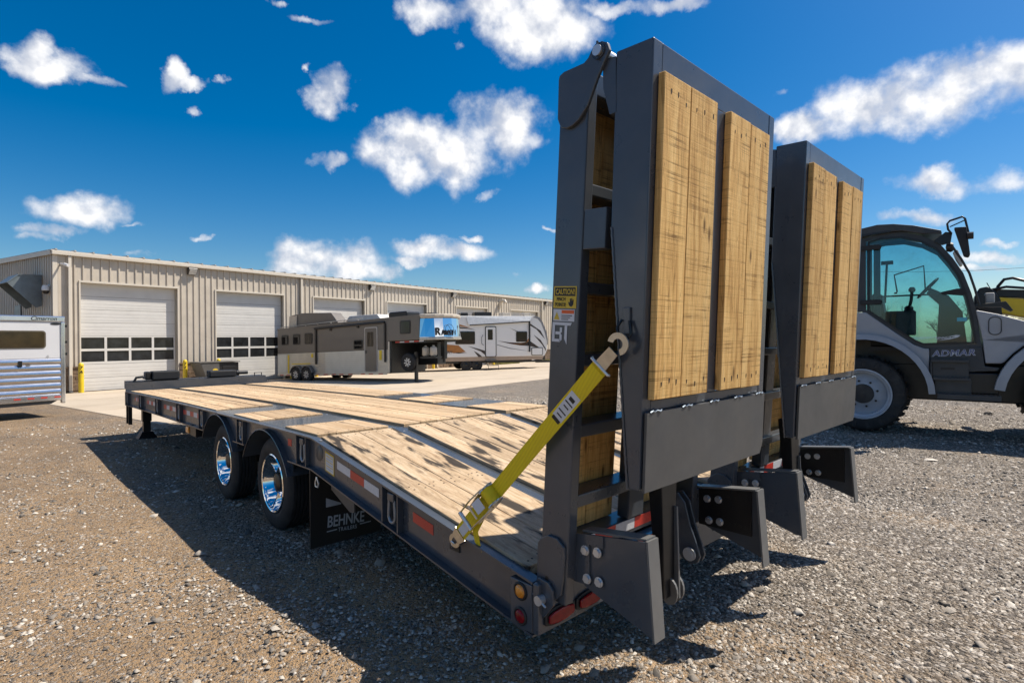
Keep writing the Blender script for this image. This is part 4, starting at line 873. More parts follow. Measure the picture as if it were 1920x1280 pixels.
# lettering and stickers on the left ramp rail
xf = .0538
def stick(name, mat, d0, d1, l0, l1, parent, lift=0.0):
    m = M(lowf); m.box(xf - lift - .0006, xf - lift, d0, d1, l0, l1); return obj(name, m, mat, parent)
sl = lambda z: (z - .48) / .9977
s1 = stick('caution_sticker', YELLOW, .012, .136, sl(1.716), sl(1.806), rampA)
stick('sticker_panel', INK, .018, .130, sl(1.766), sl(1.801), s1, .0007)
dyl = (0, -.9977, -.0675)
upv = (0, -.0675, .9977)
def ltxt(body, mat, parent, d, z, size, bold=.0006, sx=1.0): return text('lettering', body, mat, parent, Vector(lowf(xf - .0022, d, sl(z))), dyl, upv, size, .0002, bold, sx=sx)
ltxt('CAUTION!', YELLOW, s1, .023, 1.773, .031, .0006, .70); ltxt('PINCH', INK, s1, .030, 1.746, .021, .0003, .8); ltxt('POINTS!', INK, s1, .022, 1.723, .021, .0003, .78)
m = M(lowf); m.prism([(.100, sl(1.726)), (.112, sl(1.722)), (.121, sl(1.732)), (.122, sl(1.752)), (.118, sl(1.752)), (.117, sl(1.741)), (.114, sl(1.757)), (.110, sl(1.757)), (.109, sl(1.742)), (.106, sl(1.756)), (.102, sl(1.755)), (.103, sl(1.738)), (.096, sl(1.742)), (.094, sl(1.739))], 'x', xf - .0016, xf - .0008); obj('hand_symbol', m, INK, s1)
s2 = stick('warning_sticker', LABELW, .014, .130, sl(1.662), sl(1.711), rampA)
m = M(lowf); m.prism([(.018, sl(1.668)), (.050, sl(1.668)), (.034, sl(1.700))], 'x', xf - .0014, xf - .0008); obj('warning_triangle', m, YELLOW, s2)
stick('sticker_band', ORANGE, .060, .127, sl(1.694), sl(1.708), s2, .0008)
for k in range(3): stick('print_line', INK, .060, .118 - .01 * k, sl(1.684 - k * .008), sl(1.687 - k * .008), s2, .0008)
m = M(lowf)
for poly in ([(.012, 1.575), (.012, 1.657), (.118, 1.657), (.112, 1.645), (.026, 1.645), (.026, 1.575)], [(.026, 1.575), (.026, 1.587), (.052, 1.587), (.062, 1.580), (.056, 1.575)], [(.056, 1.575), (.066, 1.583), (.066, 1.605), (.058, 1.611), (.066, 1.616), (.066, 1.636), (.054, 1.636), (.054, 1.618), (.030, 1.618), (.030, 1.606), (.054, 1.606), (.054, 1.588)], [(.080, 1.6445), (.080, 1.590), (.094, 1.566), (.094, 1.6445)]):
    m.prism([(d, sl(z)) for d, z in poly], 'x', xf - .0009, xf - .0003)
obj('maker_logo', m, LABELW, rampA)
# lashing eye on the folded rail
m = M(); m.box(.045, .0545, -2.722, -2.692, 1.60, 1.70); ey = obj('lashing_eye', m, PAINT, rampA, bevel=.003); m = M(); m.tube([(.043, -2.69, 1.655), (.030, -2.675, 1.625), (.028, -2.685, 1.588), (.030, -2.715, 1.575), (.034, -2.735, 1.600), (.043, -2.722, 1.65)], .0055, 6); obj('eye_ring', m, BLACK, ey, smooth=.8)

# ------------------------------------------------------------------ ratchet strap from the ramp down to the deck rail
A = Vector((.020, -2.690, 1.560)); B = Vector((-.012, -1.700, .565)); dirv = (B - A).normalized(); L = (B - A).length
nrm = Vector((-.86, -.42, .25)); nrm = (nrm - dirv * nrm.dot(dirv)).normalized(); wv = dirv.cross(nrm).normalized()
rs = empty('ratchet_strap', tuple(B), 'yellow ratchet strap with zinc hooks tying the left ramp to the deck rail', 'strap')
P = lambda f, o=0.0, w=0.0: A + dirv * (L * f) + nrm * o + wv * w
hw = .036
m = M(); m.strip([P(.085 + .60 * k / 10, .004 * math.sin(k * .3)) for k in range(11)], nrm * .0016, wv * hw); web = obj('webbing', m, STRAP, rs)
m = M(); m.strip([P(.20, .0045), P(.325, .0045)], nrm * .0006, wv * (hw * .75)); tgl = obj('strap_label', m, LABELW, rs)
for k, f in enumerate((.215, .235, .25, .27, .285, .30)): m = M(); m.strip([P(f, .0056), P(f + (.012 if k in (0, 5) else .004), .0056)], nrm * .0004, wv * (hw * (.6 if k % 2 else .4))); obj('label_print', m, INK, tgl)
m = M(); m.strip([P(.095, .004), P(.17, .004)], nrm * .0009, wv * (hw * .98)); obj('sewn_fold', m, STRAP, rs)
# upper flat hook
def ring_plate(pts, th): 
    mm = M(); n = len(pts); 
    for i in range(n - 1):
        p, q = pts[i], pts[i + 1]
        mm.hexa([p[0] - nrm * th, p[1] - nrm * th, q[1] - nrm * th, q[0] - nrm * th, p[0] + nrm * th, p[1] + nrm * th, q[1] + nrm * th, q[0] + nrm * th])
    return mm
hookc = P(-.005, .012); pts = []
for k in range(15):
    a = -2.2 + 4.3 * k / 14; u = dirv * -math.cos(a) + wv * math.sin(a); pts.append((hookc + u * .020, hookc + u * .043))
hm = ring_plate(pts, .004); uh = obj('flat_hook', hm, BRASSY, rs)
m = M(); q = [P(.02, .010, -.026), P(.082, .006, -hw * .75), P(.082, .006, hw * .75), P(.02, .010, .020)]; m.hexa([p - nrm * .003 for p in q] + [p + nrm * .003 for p in q]); obj('hook_shank', m, BRASSY, uh)
m = M(); m.tube([P(.082, .0, -hw - .012), P(.082, .008, -hw - .012), P(.082, .009, hw + .012), P(.082, .0, hw + .012)], .006, 8); obj('hook_bar', m, ZINC, uh, smooth=.8)
# ratchet
rc = P(.715, .014)
m = M()
for s in (-1, 1):
    q = [(-.075, -.008), (-.03, -.024), (.02, -.022), (.13, -.006), (.135, .006), (.03, .022), (-.035, .030), (-.075, .014)]
    ring = [rc + dirv * a + nrm * b for a, b in q]; n = len(ring); o0 = wv * (s * (hw + .006)); o1 = wv * (s * (hw + .010))
    m._add([p + o0 for p in ring] + [p + o1 for p in ring], [tuple(range(n))[::-1], tuple(range(n, 2 * n))] + [(i, (i + 1) % n, n + (i + 1) % n, n + i) for i in range(n)])
rb = obj('ratchet', m, BRASSY, rs)
m = M(); m.cyl(rc - dirv * .03 - wv * hw, rc - dirv * .03 + wv * hw, .034, n=20); obj('wound_webbing', m, STRAP, rb, smooth=.6)
for s in (-1, 1):
    m = M(); nt_ = 14; c_ = rc - dirv * .03 + wv * (s * (hw + .003)); ring = []
    for k in range(nt_ * 2): a = math.pi * k / nt_; r_ = .041 if k % 2 else .032; ring.append(c_ + (dirv * math.cos(a) + nrm * math.sin(a)) * r_)
    n = len(ring); m._add([p - wv * .0022 for p in ring] + [p + wv * .0022 for p in ring], [tuple(range(n))[::-1], tuple(range(n, 2 * n))] + [(i, (i + 1) % n, n + (i + 1) % n, n + i) for i in range(n)]); obj('ratchet_gear', m, ZINC, rb)
m = M()
for s in (-1, 1): m.strip([rc - dirv * .02 + nrm * .02 + wv * (s * (hw + .014)), rc + dirv * .06 + nrm * .045 + wv * (s * (hw + .014)), rc + dirv * .15 + nrm * .050 + wv * (s * (hw + .010))], nrm * .006, wv * .002)
hd = obj('ratchet_handle', m, BRASSY, rb); m = M(); m.cyl(rc + dirv * .15 + nrm * .05 - wv * (hw + .014), rc + dirv * .15 + nrm * .05 + wv * (hw + .014), .010, n=12); obj('handle_bar', m, ZINC, hd, smooth=.6)
m = M(); m.strip([rc + dirv * .005 + nrm * .040, rc + dirv * .055 + nrm * .050], nrm * .001, wv * (hw * .8)); hp_ = obj('handle_plate', m, LABELW, hd); m = M(); m.strip([rc + dirv * .075 + nrm * .05, rc + dirv * .082 + nrm * .051], nrm * .002, wv * hw); obj('pawl', m, ZINC, hd)
m = M(); m.strip([P(.735, .004), P(.80, .003), P(.90, .002), P(.935, .0)], nrm * .0016, wv * hw); obj('short_webbing', m, STRAP, rs)
m = M(); m.strip([P(.86, .0052), P(.925, .0045)], nrm * .0008, wv * (hw * .6)); obj('white_tag', m, LABELW, rs)
tv = Vector((.12, -.55, -.8)).normalized(); tw = (wv - tv * wv.dot(tv)).normalized()
t0 = P(.74, -.01, .02); m = M(); m.strip([t0, t0 + dirv * .08 + Vector((.02, -.01, -.02)), t0 + dirv * .16 + tv * .05, t0 + dirv * .20 + tv * .13], nrm * .0014, wv * (hw * .8)); obj('loose_tail', m, STRAP, rs)
hc = P(.975, .0); pts = []
for k in range(13):
    a = -2.0 + 4.0 * k / 12; u = dirv * math.cos(a) + wv * math.sin(a); pts.append((hc + u * .016, hc + u * .036))
lh = obj('flat_hook', ring_plate(pts, .004), BRASSY, rs); m = M(); q = [P(.93, .003, -hw - .006), P(.965, .003, -.03), P(.965, .003, .03), P(.93, .003, hw + .006)]; m.hexa([p - nrm * .003 for p in q] + [p + nrm * .003 for p in q]); obj('hook_shank', m, BRASSY, lh)
# short chain to the hole in the rail
ca = P(.99, .002); cb = Vector((.036, -1.655, dz(-1.655) - .105)); 
for k in range(5):
    c_ = ca.lerp(cb, (k + .5) / 5); dch = (cb - ca).normalized(); s1_ = dch.orthogonal().normalized(); s2_ = dch.cross(s1_); sv_ = s1_ if k % 2 else s2_
    m = M(); m.tube([c_ + dch * (math.cos(a) * .022) + sv_ * (math.sin(a) * .012) for a in [2 * math.pi * j / 12 for j in range(12)]], .0042, 6, closed=True); obj('chain_link', m, ZINC, rs, smooth=.9)
m = M(); m.box(.0345, .0392, -1.70, -1.62, dz(-1.66) - .125, dz(-1.66) - .095); obj('chain_slot', m, INK, tr)
# ------------------------------------------------------------------ shared vehicle helpers
def frame(P0, d):
    d = Vector((d[0], d[1], 0)).normalized(); w = Vector((-d.y, d.x, 0)); p = Vector(P0)
    v = Vector((p.x - CAM.x, p.y - CAM.y, 0))
    if w.dot(v) < 0: w = -w
    return p, d, w
def ff(fr, tilt=0.0):
    p, d, w = fr
    return lambda s, q, z: (p.x + d.x * s + w.x * q, p.y + d.y * s + w.y * q, z + tilt * s)
def mirror_pts(pts, c): return [(c * 2 - a, b) for a, b in pts]
def roundrect(s0, s1, z0, z1, r, n=4):
    out = []
    for cx, cz, a0 in ((s1 - r, z1 - r, 0), (s0 + r, z1 - r, 90), (s0 + r, z0 + r, 180), (s1 - r, z0 + r, 270)):
        for k in range(n + 1): a = R(a0 + 90 * k / n); out.append((cx + math.cos(a) * r, cz + math.sin(a) * r))
    return out
def pr(f, pts, w0, w1, name, mat, parent, bevel=0, smooth=None):
    m = M(f); m.prism(pts, 'y', w0, w1); return obj(name, m, mat, parent, bevel=bevel, smooth=smooth)
def ringpoly(f, pts, k, w0, w1, name, mat, parent):
    cx = sum(p[0] for p in pts) / len(pts); cz = sum(p[1] for p in pts) / len(pts); m = M(f); n = len(pts)
    inn = []
    for i in range(n):
        p0, p1, p2 = Vector(pts[i - 1]), Vector(pts[i]), Vector(pts[(i + 1) % n])
        e1 = (p1 - p0).normalized(); e2 = (p2 - p1).normalized(); nn = (Vector((-e1.y, e1.x)) + Vector((-e2.y, e2.x)))
        if nn.length < 1e-6: nn = Vector((-e1.y, e1.x))
        nn.normalize(); c = Vector((cx, cz))
        if nn.dot(c - p1) < 0: nn = -nn
        q = p1 + nn * k; inn.append((q.x, q.y))
    for i in range(n):
        j = (i + 1) % n; a, b, c, d = pts[i], pts[j], inn[j], inn[i]
        m.hexa([(a[0], w0, a[1]), (b[0], w0, b[1]), (c[0], w0, c[1]), (d[0], w0, d[1]), (a[0], w1, a[1]), (b[0], w1, b[1]), (c[0], w1, c[1]), (d[0], w1, d[1])])
    return obj(name, m, mat, parent), inn
SPK = simple('alloy_spokes', (0.60, 0.60, 0.61), 0.35, 0.5)
def vwheel(f, fr, s, w, z, r, wd, rr, parent, out, rimmat, spokes=0, lugs=0, cup=0.05, hubr=.1, tread=0):
    """road wheel: out = -1 when its outer face looks towards the camera side"""
    p, d, wv_ = fr; c = Vector(f(s, w, z)); ax = wv_ * out
    m = M(); m.lathe([(rr + .005, -.02), (rr + .03, .0), (r - .06, .004), (r - .02, -.015), (r, -.05), (r, -wd + .05), (r - .02, -wd + .015), (r - .06, -wd), (rr, -wd + .02)], c, ax, 48, closed=True); wo = obj('wheel', m, RUBBER, parent, smooth=.6)
    if tread:
        tm = M(); upv_ = Vector((0, 0, 1))
        for k in range(tread):
            for hh in (0, 1):
                a = 2 * math.pi * (k + .5 * hh) / tread; q = []
                for (da, dw, rad) in ((0, -.012, r - .085), (.085, -.012, r - .085), (.085 + .17, wd * .52, r + .0), (.17, wd * .52, r + .0)):
                    b = a + (da if hh == 0 else da); ww = dw if hh == 0 else wd - dw
                    q.append((b, ww, rad))
                lo = [c + (d * math.cos(b) + upv_ * math.sin(b)) * (rad - .05) - ax * ww for b, ww, rad in q]; hi = [c + (d * math.cos(b) + upv_ * math.sin(b)) * (rad + .042) - ax * ww for b, ww, rad in q]
                tm.hexa([tuple(v) for v in lo] + [tuple(v) for v in hi])
        obj('tread_lugs', tm, RUBBER, wo)
    m = M(); m.lathe([(rr + .012, -.018), (rr + .014, .004), (rr - .012, .006), (rr - .022, -.03), (rr - .05, -.04), (rr - .06, -cup), (hubr * 1.6, -cup * .9), (hubr * 1.15, -cup * .55), (hubr, -cup * .5), (0, -cup * .5)], c, ax, 40); ro = obj('rim', m, rimmat, wo, smooth=.6)
    if spokes:
        m = M(); upv_ = Vector((0, 0, 1))
        for k in range(spokes):
            a = 2 * math.pi * k / spokes + .2; u = d * math.cos(a) + upv_ * math.sin(a); t = d * -math.sin(a) + upv_ * math.cos(a)
            q = [c + u * hubr * .8 - t * .018, c + u * hubr * .8 + t * .018, c + u * (rr - .03) + t * .03, c + u * (rr - .03) - t * .03]
            m.hexa([tuple(v - ax * .03) for v in q] + [tuple(v - ax * .004) for v in q])
        obj('spokes', m, SPK, wo)
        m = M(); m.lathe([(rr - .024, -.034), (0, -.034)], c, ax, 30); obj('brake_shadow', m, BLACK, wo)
    if lugs:
        m = M(); upv_ = Vector((0, 0, 1))
        for k in range(lugs):
            a = 2 * math.pi * k / lugs + .25; q = c + (d * math.cos(a) + upv_ * math.sin(a)) * hubr * 1.32; m.cyl(q - ax * (cup * .75), q - ax * (cup * .75 - .035), .018, n=6)
        obj('lug_nuts', m, BLACK, wo)
        m = M(); m.lathe([(hubr, -cup * .5), (hubr * .95, -cup * .2), (0, -cup * .1)], c, ax, 28); obj('hub_cap', m, simple('dusty_hub', (0.03, 0.026, 0.024), 0.7, dust=.2), wo, smooth=.6)
    return wo
def m_glass(name, tint, gloss=0.10):
    m = bpy.data.materials.new(name); m.use_nodes = True; nt = m.node_tree; nt.nodes.clear()
    t = nd(nt, 'ShaderNodeBsdfTransparent', {0: (*tint, 1)}); g = nd(nt, 'ShaderNodeBsdfGlossy', {'Color': (0.9, 0.95, 1, 1), 'Roughness': 0.03})
    fz = nd(nt, 'ShaderNodeFresnel', {'IOR': 1.45}); v = coords(nt)
    fac = mth(nt, 'ADD', mth(nt, 'MULTIPLY', fz.outputs[0], 0.9), 0.015)
    mx = nd(nt, 'ShaderNodeMixShader', {0: fac, 1: t.outputs[0], 2: g.outputs[0]})
    df = nd(nt, 'ShaderNodeBsdfDiffuse', {0: (0.35, 0.42, 0.42, 1)})
    dirt = mth(nt, 'MULTIPLY', ramp(nt, noise(nt, v, 3.0, 7, 0.7), [(0.45, 0.0), (0.8, 1.0)]), 0.10)
    mx2 = nd(nt, 'ShaderNodeMixShader', {0: dirt, 1: mx.outputs[0], 2: df.outputs[0]})
    o = nd(nt, 'ShaderNodeOutputMaterial', {0: mx2.outputs[0]}); return m

# ------------------------------------------------------------------ grey telehandler beside the trailer
TG = simple('telehandler_grey', (0.34, 0.345, 0.365), 0.38, var=0.08, vs=3, rvar=.1, dust=0.18)
TD = simple('telehandler_charcoal', (0.035, 0.038, 0.043), 0.45, var=0.12, vs=5, dust=0.10)
TY = simple('boom_yellow', (0.68, 0.46, 0.012), 0.4, var=0.06, dust=.05)
TRIM_ = simple('telehandler_rim_grey', (0.36, 0.39, 0.44), 0.42, var=0.1, dust=0.25)
TEAL = m_glass('teal_cab_glass', (0.70, 0.88, 0.89))
tfr = frame((8.41, -1.75, 0), (.15, -1)); tf = ff(tfr)
GT = gz(8.5, -1.6)
th = empty('telehandler', tf(.9, 1.0, GT), 'grey telehandler with a teal glazed cab and yellow boom beside the trailer', 'telehandler')
HS, HZ, FS = -.385, .675, 2.14
RWH = HZ - GT
for s in (HS, FS):
    vwheel(tf, tfr, s, .02, HZ, RWH - .042, .46, .385, th, -1, TRIM_, lugs=8, cup=.12, hubr=.155, tread=17)
    vwheel(tf, tfr, s, 2.06, HZ, RWH - .042, .46, .385, th, 1, TRIM_, lugs=8, cup=.12, hubr=.155, tread=17)
    m = M(tf); m.box(s - .12, s + .12, .5, 1.6, HZ - .12, HZ + .12); obj('axle', m, BLACK, th)
m = M(tf); m.box(-1.3, 2.9, .62, 1.5, .58, 1.15); obj('chassis', m, BLACK, th, bevel=.02); m = M(tf); m.box(-1.5, 2.6, .66, 1.14, 1.151, 1.36); m.box(-1.5, -.4, .66, 1.14, 1.36, 1.75); m.box(1.1, 2.4, .76, 1.14, 1.36, 1.6); m.prism([(-1.5, 1.0), (-1.5, 1.88), (-.36, 1.88), (.03, 1.56), (.44, 1.34), (.44, 1.0)], 'y', .625, .655); obj('inner_frame', m, BLACK, th)
m = M(tf); m.box(.62, 1.25, .10, .6, .74, 1.05); obj('fuel_tank', m, BLACK, th, bevel=.02)
arc = lambda c, r, a0, a1, n: [(c[0] + r * math.cos(R(a0 + (a1 - a0) * k / n)), c[1] + r * math.sin(R(a0 + (a1 - a0) * k / n))) for k in range(n + 1)]
body = [(-1.75, 1.75), (-1.6, 1.98), (-.335, 1.965), (.055, 1.635), (.28, 1.452), (.40, 1.40), (.465, 1.395), (.465, .95)] + arc((HS, HZ), .875, 17, 165, 16) + [(-1.7, .95)]
pr(tf, body, .05, .62, 'rear_body', TG, th, bevel=.02); pr(tf, body, 1.5, 2.04, 'rear_body', TG, th, bevel=.02)
m = M(tf); m.prism([(-1.75, 1.0), (-1.75, 1.7), (-1.5, 1.95), (-.7, 1.95), (-.7, 1.0)], 'y', .621, 1.499); obj('engine_cover', m, TG, th, bevel=.02)
def flare(c, a0, a1, r0, r1, w0, w1):
    m = M(tf); o_, i_ = arc(c, r1, a0, a1, 20), arc(c, r0, a0, a1, 20)
    for k in range(20):
        a, b, c_, d_ = i_[k], i_[k + 1], o_[k + 1], o_[k]
        m.hexa([(a[0], w0, a[1]), (b[0], w0, b[1]), (c_[0], w0 + .03, c_[1]), (d_[0], w0 + .03, d_[1]), (a[0], w1, a[1]), (b[0], w1, b[1]), (c_[0], w1, c_[1]), (d_[0], w1, d_[1])])
    obj('fender', m, TG, th, smooth=.6)
flare((HS, HZ + .02), 2, 170, .845, .925, -.07, .10); flare((FS, HZ + .02), 10, 172, .845, .955, -.07, .10)
flare((HS, HZ + .02), 2, 170, .845, .925, 1.98, 2.15); flare((FS, HZ + .02), 10, 172, .845, .955, 1.98, 2.15)
m = M(tf)
for c in ((HS, HZ + .02), (FS, HZ + .02)):
    o_ = arc(c, .86, 5, 170, 20)
    for k in range(20): a, b = o_[k], o_[k + 1]; m.hexa([(a[0], .101, a[1]), (b[0], .101, b[1]), (b[0], .101, b[1] + .02), (a[0], .101, a[1] + .02), (a[0], .6, a[1]), (b[0], .6, b[1]), (b[0], .6, b[1] + .02), (a[0], .6, a[1] + .02)])
obj('wheel_well', m, BLACK, th)
hood = [(1.0, 1.955), (1.25, 1.885), (1.5, 1.79), (2.1, 1.60), (2.75, 1.42)] + arc((FS, HZ + .02), .98, 48, 148, 12) + [(1.27, 1.19), (1.105, 1.19), (1.075, 1.52)]
pr(tf, hood, .06, .75, 'hood', TG, th, bevel=.03)
hp2 = M(tf); ov = roundrect(1.14, 1.275, 1.60, 1.85, .06); hp2.tube([(a, .055, b) for a, b in ov], .006, 6, closed=True); obj('hatch_line', hp2, TD, th)
pr(tf, [(.47, 1.40), (1.07, 1.425), (1.10, 1.15), (1.26, 1.13), (1.24, 1.085), (.93, 1.06), (.47, 1.05)], .08, .60, 'side_panel', TD, th, bevel=.01)
BLUE = simple('blue_letter', (0.012, 0.03, 0.20), 0.4); 
text('lettering', 'ADMAR', LABELW, th, tf(.50, .072, 1.282), tfr[1] + Vector((0, 0, .05)), (0, 0, 1), .122, .001, .0045, .2, sx=1.1, spacing=1.1)
text('lettering', 'ADMAR', BLUE, th, tf(.50, .068, 1.284), tfr[1] + Vector((0, 0, .05)), (0, 0, 1), .122, .001, -.0012, .2, sx=1.1, spacing=1.1)
# steps
m = M(tf); m.box(.49, .92, -.02, .078, 1.20, 1.235); m.box(.51, .94, -.02, .078, .935, .97); m.box(.56, 1.27, -.04, .078, .66, .735); m.box(.50, .92, .04, .078, .97, 1.199); m.box(.53, .95, .05, .078, .736, .934); m.box(.478, .50, .0, .078, .74, 1.199); obj('cab_steps', m, TD, th, bevel=.004)
m = M(tf)
for z0, s0, s1 in ((1.236, .49, .92), (.971, .51, .94), (.736, .56, 1.27)):
    s = s0
    while s < s1 - .03: m.prism([(s, z0), (s + .036, z0), (s + .018, z0 + .02)], 'y', -.02, -.004); s += .045
obj('step_teeth', m, TD, th)
m = M(tf); m.box(.60, .76, .036, .039, 1.09, 1.12); obj('step_plate', m, BLACK, th)
# cab
GL = [(-.32, 1.99), (-.31, 3.09), (-.14, 3.135), (.12, 3.13), (.36, 3.045), (.56, 2.905), (.70, 2.70), (.82, 2.48), (.91, 2.18), (.97, 1.86), (1.01, 1.48), (.82, 1.465), (.39, 1.45), (.29, 1.50), (.07, 1.67)]
big = [(-.40, 1.985), (-.39, 3.14), (-.15, 3.20), (.13, 3.195), (.39, 3.10), (.60, 2.95), (.745, 2.73), (.865, 2.50), (.955, 2.20), (1.02, 1.87), (1.065, 1.42), (.82, 1.40), (.38, 1.395), (.25, 1.45), (.03, 1.62)]
WN0, WN1 = .10, 1.12
cab, inn = ringpoly(tf, big, .065, WN0, WN0 + .06, 'cab', TD, th)
fs, _ = ringpoly(tf, big, .065, WN1 - .06, WN1, 'far_side_frame', TD, cab)
gl = M(tf); gl.prism(inn, 'y', WN0 + .026, WN0 + .032); go = obj('door_glass', gl, TEAL, cab)
gl = M(tf); gl.prism(inn, 'y', WN1 - .032, WN1 - .026); obj('side_glass', gl, TEAL, cab)
sb = M(tf); gk = [(a, b) for a, b in GL]; _r = ringpoly(tf, GL, .03, WN0 - .008, WN0 - .001, 'door_seal', BLACK, cab)
m = M(tf)
for a, b in ((4, 5), (5, 6), (6, 7), (7, 8), (8, 9)):
    p, q = big[a], big[b]; m.hexa([(p[0] - .03, WN0 + .06, p[1]), (q[0] - .03, WN0 + .06, q[1]), (q[0] - .022, WN0 + .06, q[1]), (p[0] - .022, WN0 + .06, p[1]), (p[0] - .03, WN1 - .06, p[1]), (q[0] - .03, WN1 - .06, q[1]), (q[0] - .022, WN1 - .06, q[1]), (p[0] - .022, WN1 - .06, p[1])])
obj('windscreen', m, TEAL, cab, smooth=.6)
m = M(tf); m.box(-.385, -.377, WN0 + .06, WN1 - .06, 2.02, 3.1); obj('rear_window', m, TEAL, cab)
m = M(tf); m.box(-.46, -.39, WN0 + .0, WN0 + .10, 1.98, 3.16); m.box(-.46, -.39, WN1 - .10, WN1, 1.98, 3.16); m.box(-.24, -.15, WN0 + .062, WN0 + .10, 1.9, 3.05); obj('pillar', m, TD, cab, bevel=.01)
pr(tf, [(-.62, 3.16), (-.40, 3.30), (-.18, 3.335), (.03, 3.32), (.28, 3.265), (.61, 3.15), (.62, 3.10), (.40, 3.12), (.13, 3.20), (-.15, 3.205), (-.60, 3.12)], WN0 - .06, WN1 + .06, 'cab_roof', TD, cab, bevel=.012)
pr(tf, [(-.5, 3.165), (.0, 3.20), (.0, 3.225), (-.5, 3.20)], WN0 - .066, WN0 - .0605, 'roof_vent', BLACK, cab)
for z in (2.98, 2.12): m = M(tf); m.prism(roundrect(-.42, -.13, z - .03, z + .045, .03), 'y', WN0 - .05, WN0 - .012); obj('door_hinge', m, BLACKM, cab, bevel=.006)
m = M(tf); m.prism([(.60, 2.235), (.78, 2.275), (.86, 2.28), (.90, 2.22), (.86, 2.17), (.62, 2.205)], 'y', WN0 - .04, WN0 - .012); m.box(-.2, .62, WN0 + .04, WN0 + .06, 2.20, 2.225); obj('door_handle', m, BLACKM, cab, bevel=.006)
m = M(tf); m.tube([(.25 + .12 * k / 10, WN0 - .010, 2.0) for k in range(2)], .001, 4) if False else m.prism([(.56, 1.545), (.70, 1.58), (.78, 1.60), (.83, 1.595), (.80, 1.565), (.70, 1.535), (.55, 1.515), (.70, 1.55), (.78, 1.58), (.70, 1.578)], 'y', WN0 + .0245, WN0 + .0255); obj('swoosh_decal', m, LABELW, cab)
text('lettering', 'speed', LABELW, cab, tf(.53, WN0 + .0235, 1.545), tfr[1], (0, 0, 1), .055, .0003, .0005, .3, sx=1.4)
m = M(tf); m.box(.79, .905, WN0 + .022, WN0 + .025, 1.80, 1.855); obj('blue_sticker', m, simple('cyan_sticker', (0.10, 0.42, 0.52), .4), cab)
# inside the cab
m = M(tf); m.box(-.30, .95, .2, 1.02, 1.36, 1.42); obj('cab_floor', m, BLACKM, cab)
m = M(tf); m.prism([(-.22, 1.62), (.22, 1.66), (.22, 1.80), (-.08, 1.78), (-.16, 2.28), (-.28, 2.28), (-.30, 1.7)], 'y', .36, .86); obj('seat', m, BLACKM, cab, bevel=.03)
m = M(tf); m.box(-.30, .16, .4, .8, 1.42, 1.62); m.box(-.1, .3, .22, .34, 1.6, 1.98); obj('seat_base', m, BLACKM, cab, bevel=.02)
m = M(tf); m.tube([(.20, .28, 1.95), (.24, .28, 2.15), (.25, .28, 2.28)], .022, 8); m.cyl((0, 0, 0), (0, 0, .001), .001) if False else None; m.lathe([(0, .0), (.035, .01), (.045, .05), (.03, .085), (0, .09)], tf(.25, .28, 2.26), (0, 0, 1), 12) if False else None; obj('joystick', m, BLACKM, cab, smooth=.8)
m = M(); m.lathe([(0.001, 0), (.04, .015), (.048, .05), (.03, .085), (0.001, .09)], tf(.25, .28, 2.26), (0, 0, 1), 12); m.lathe([(.07, 0), (.055, .03), (.065, .035), (.05, .065), (.03, .08)], tf(.21, .28, 1.98), (0, 0, 1), 14); obj('joystick_knob', m, BLACK, cab, smooth=.8)
m = M(tf); m.prism([(.55, 1.42), (.92, 1.42), (.86, 1.95), (.70, 2.2), (.50, 2.32), (.42, 2.26), (.58, 2.08)], 'y', .42, .78); obj('dashboard', m, BLACKM, cab, bevel=.02)
m = M(); cc = Vector(tf(.44, .6, 2.34)); ax = (tfr[1] * -.75 + Vector((0, 0, .66))).normalized(); u1 = tfr[2]; u2 = ax.cross(u1); m.tube([cc + (u1 * math.cos(2 * math.pi * k / 24) + u2 * math.sin(2 * math.pi * k / 24)) * .19 for k in range(24)], .015, 8, closed=True); m.cyl(cc - ax * .15, cc, .03); m.tube([cc - u1 * .18, cc - ax * .02, cc + u1 * .18], .012, 6); obj('steering_wheel', m, BLACK, cab, smooth=.8)
m = M(tf); m.tube([(.02, WN1 - .09, 2.33), (-.02, WN1 - .09, 2.62), (.38, WN1 - .09, 2.74), (.40, WN1 - .09, 2.36)], .013, 6); m.box(-.02, .02, WN1 - .1, WN1 - .08, 2.30, 2.33); m.tube([(-.15, WN1 - .12, 2.15), (-.12, WN1 - .12, 2.8)], .018, 6); m.box(-.2, -.03, WN1 - .16, WN1 - .1, 2.80, 2.86); obj('rear_wiper_frame', m, BLACK, cab, smooth=.8)
# mirror, work lamp, guard bar
m = M(tf); m.tube([(.73, .02, 3.08), (.69, -.02, 3.14), (.68, -.05, 3.22), (.71, -.07, 3.255), (.85, -.07, 3.295), (.88, -.07, 3.265), (.92, -.06, 3.05)], .014, 8); m.tube([(.71, -.05, 3.17), (.875, -.07, 3.24)], .008, 6); mb = obj('mirror_bracket', m, BLACK, cab, smooth=.8)
m = M(tf); m.prism([(.755, 3.14), (.895, 3.135), (.935, 2.73), (.915, 2.70), (.865, 2.72)], 'y', -.16, -.02); obj('mirror', m, BLACKM, mb, bevel=.015)
m = M(tf); m.cyl((.90, -.17, 3.0), (.97, -.17, 3.0), .05, n=14); obj('mirror_knob', m, BLACK, mb)
m = M(tf); m.tube([(.72, .05, 2.93), (.84, .05, 2.70), (.93, .05, 2.49), (.99, .05, 2.26), (1.04, .05, 2.03)], .016, 6); obj('guard_bar', m, BLACK, cab, smooth=.8)
m = M(tf); m.prism([(.52, 3.0), (.66, 3.12), (.74, 3.10), (.72, 2.96), (.62, 2.93)], 'y', .06, .1); m.lathe([(0.001, 0), (.06, .01), (.075, .06), (.06, .09), (.001, .1)], (.66, .15, 2.90), (1, 0, 0), 14); obj('work_lamp', m, BLACK, cab)
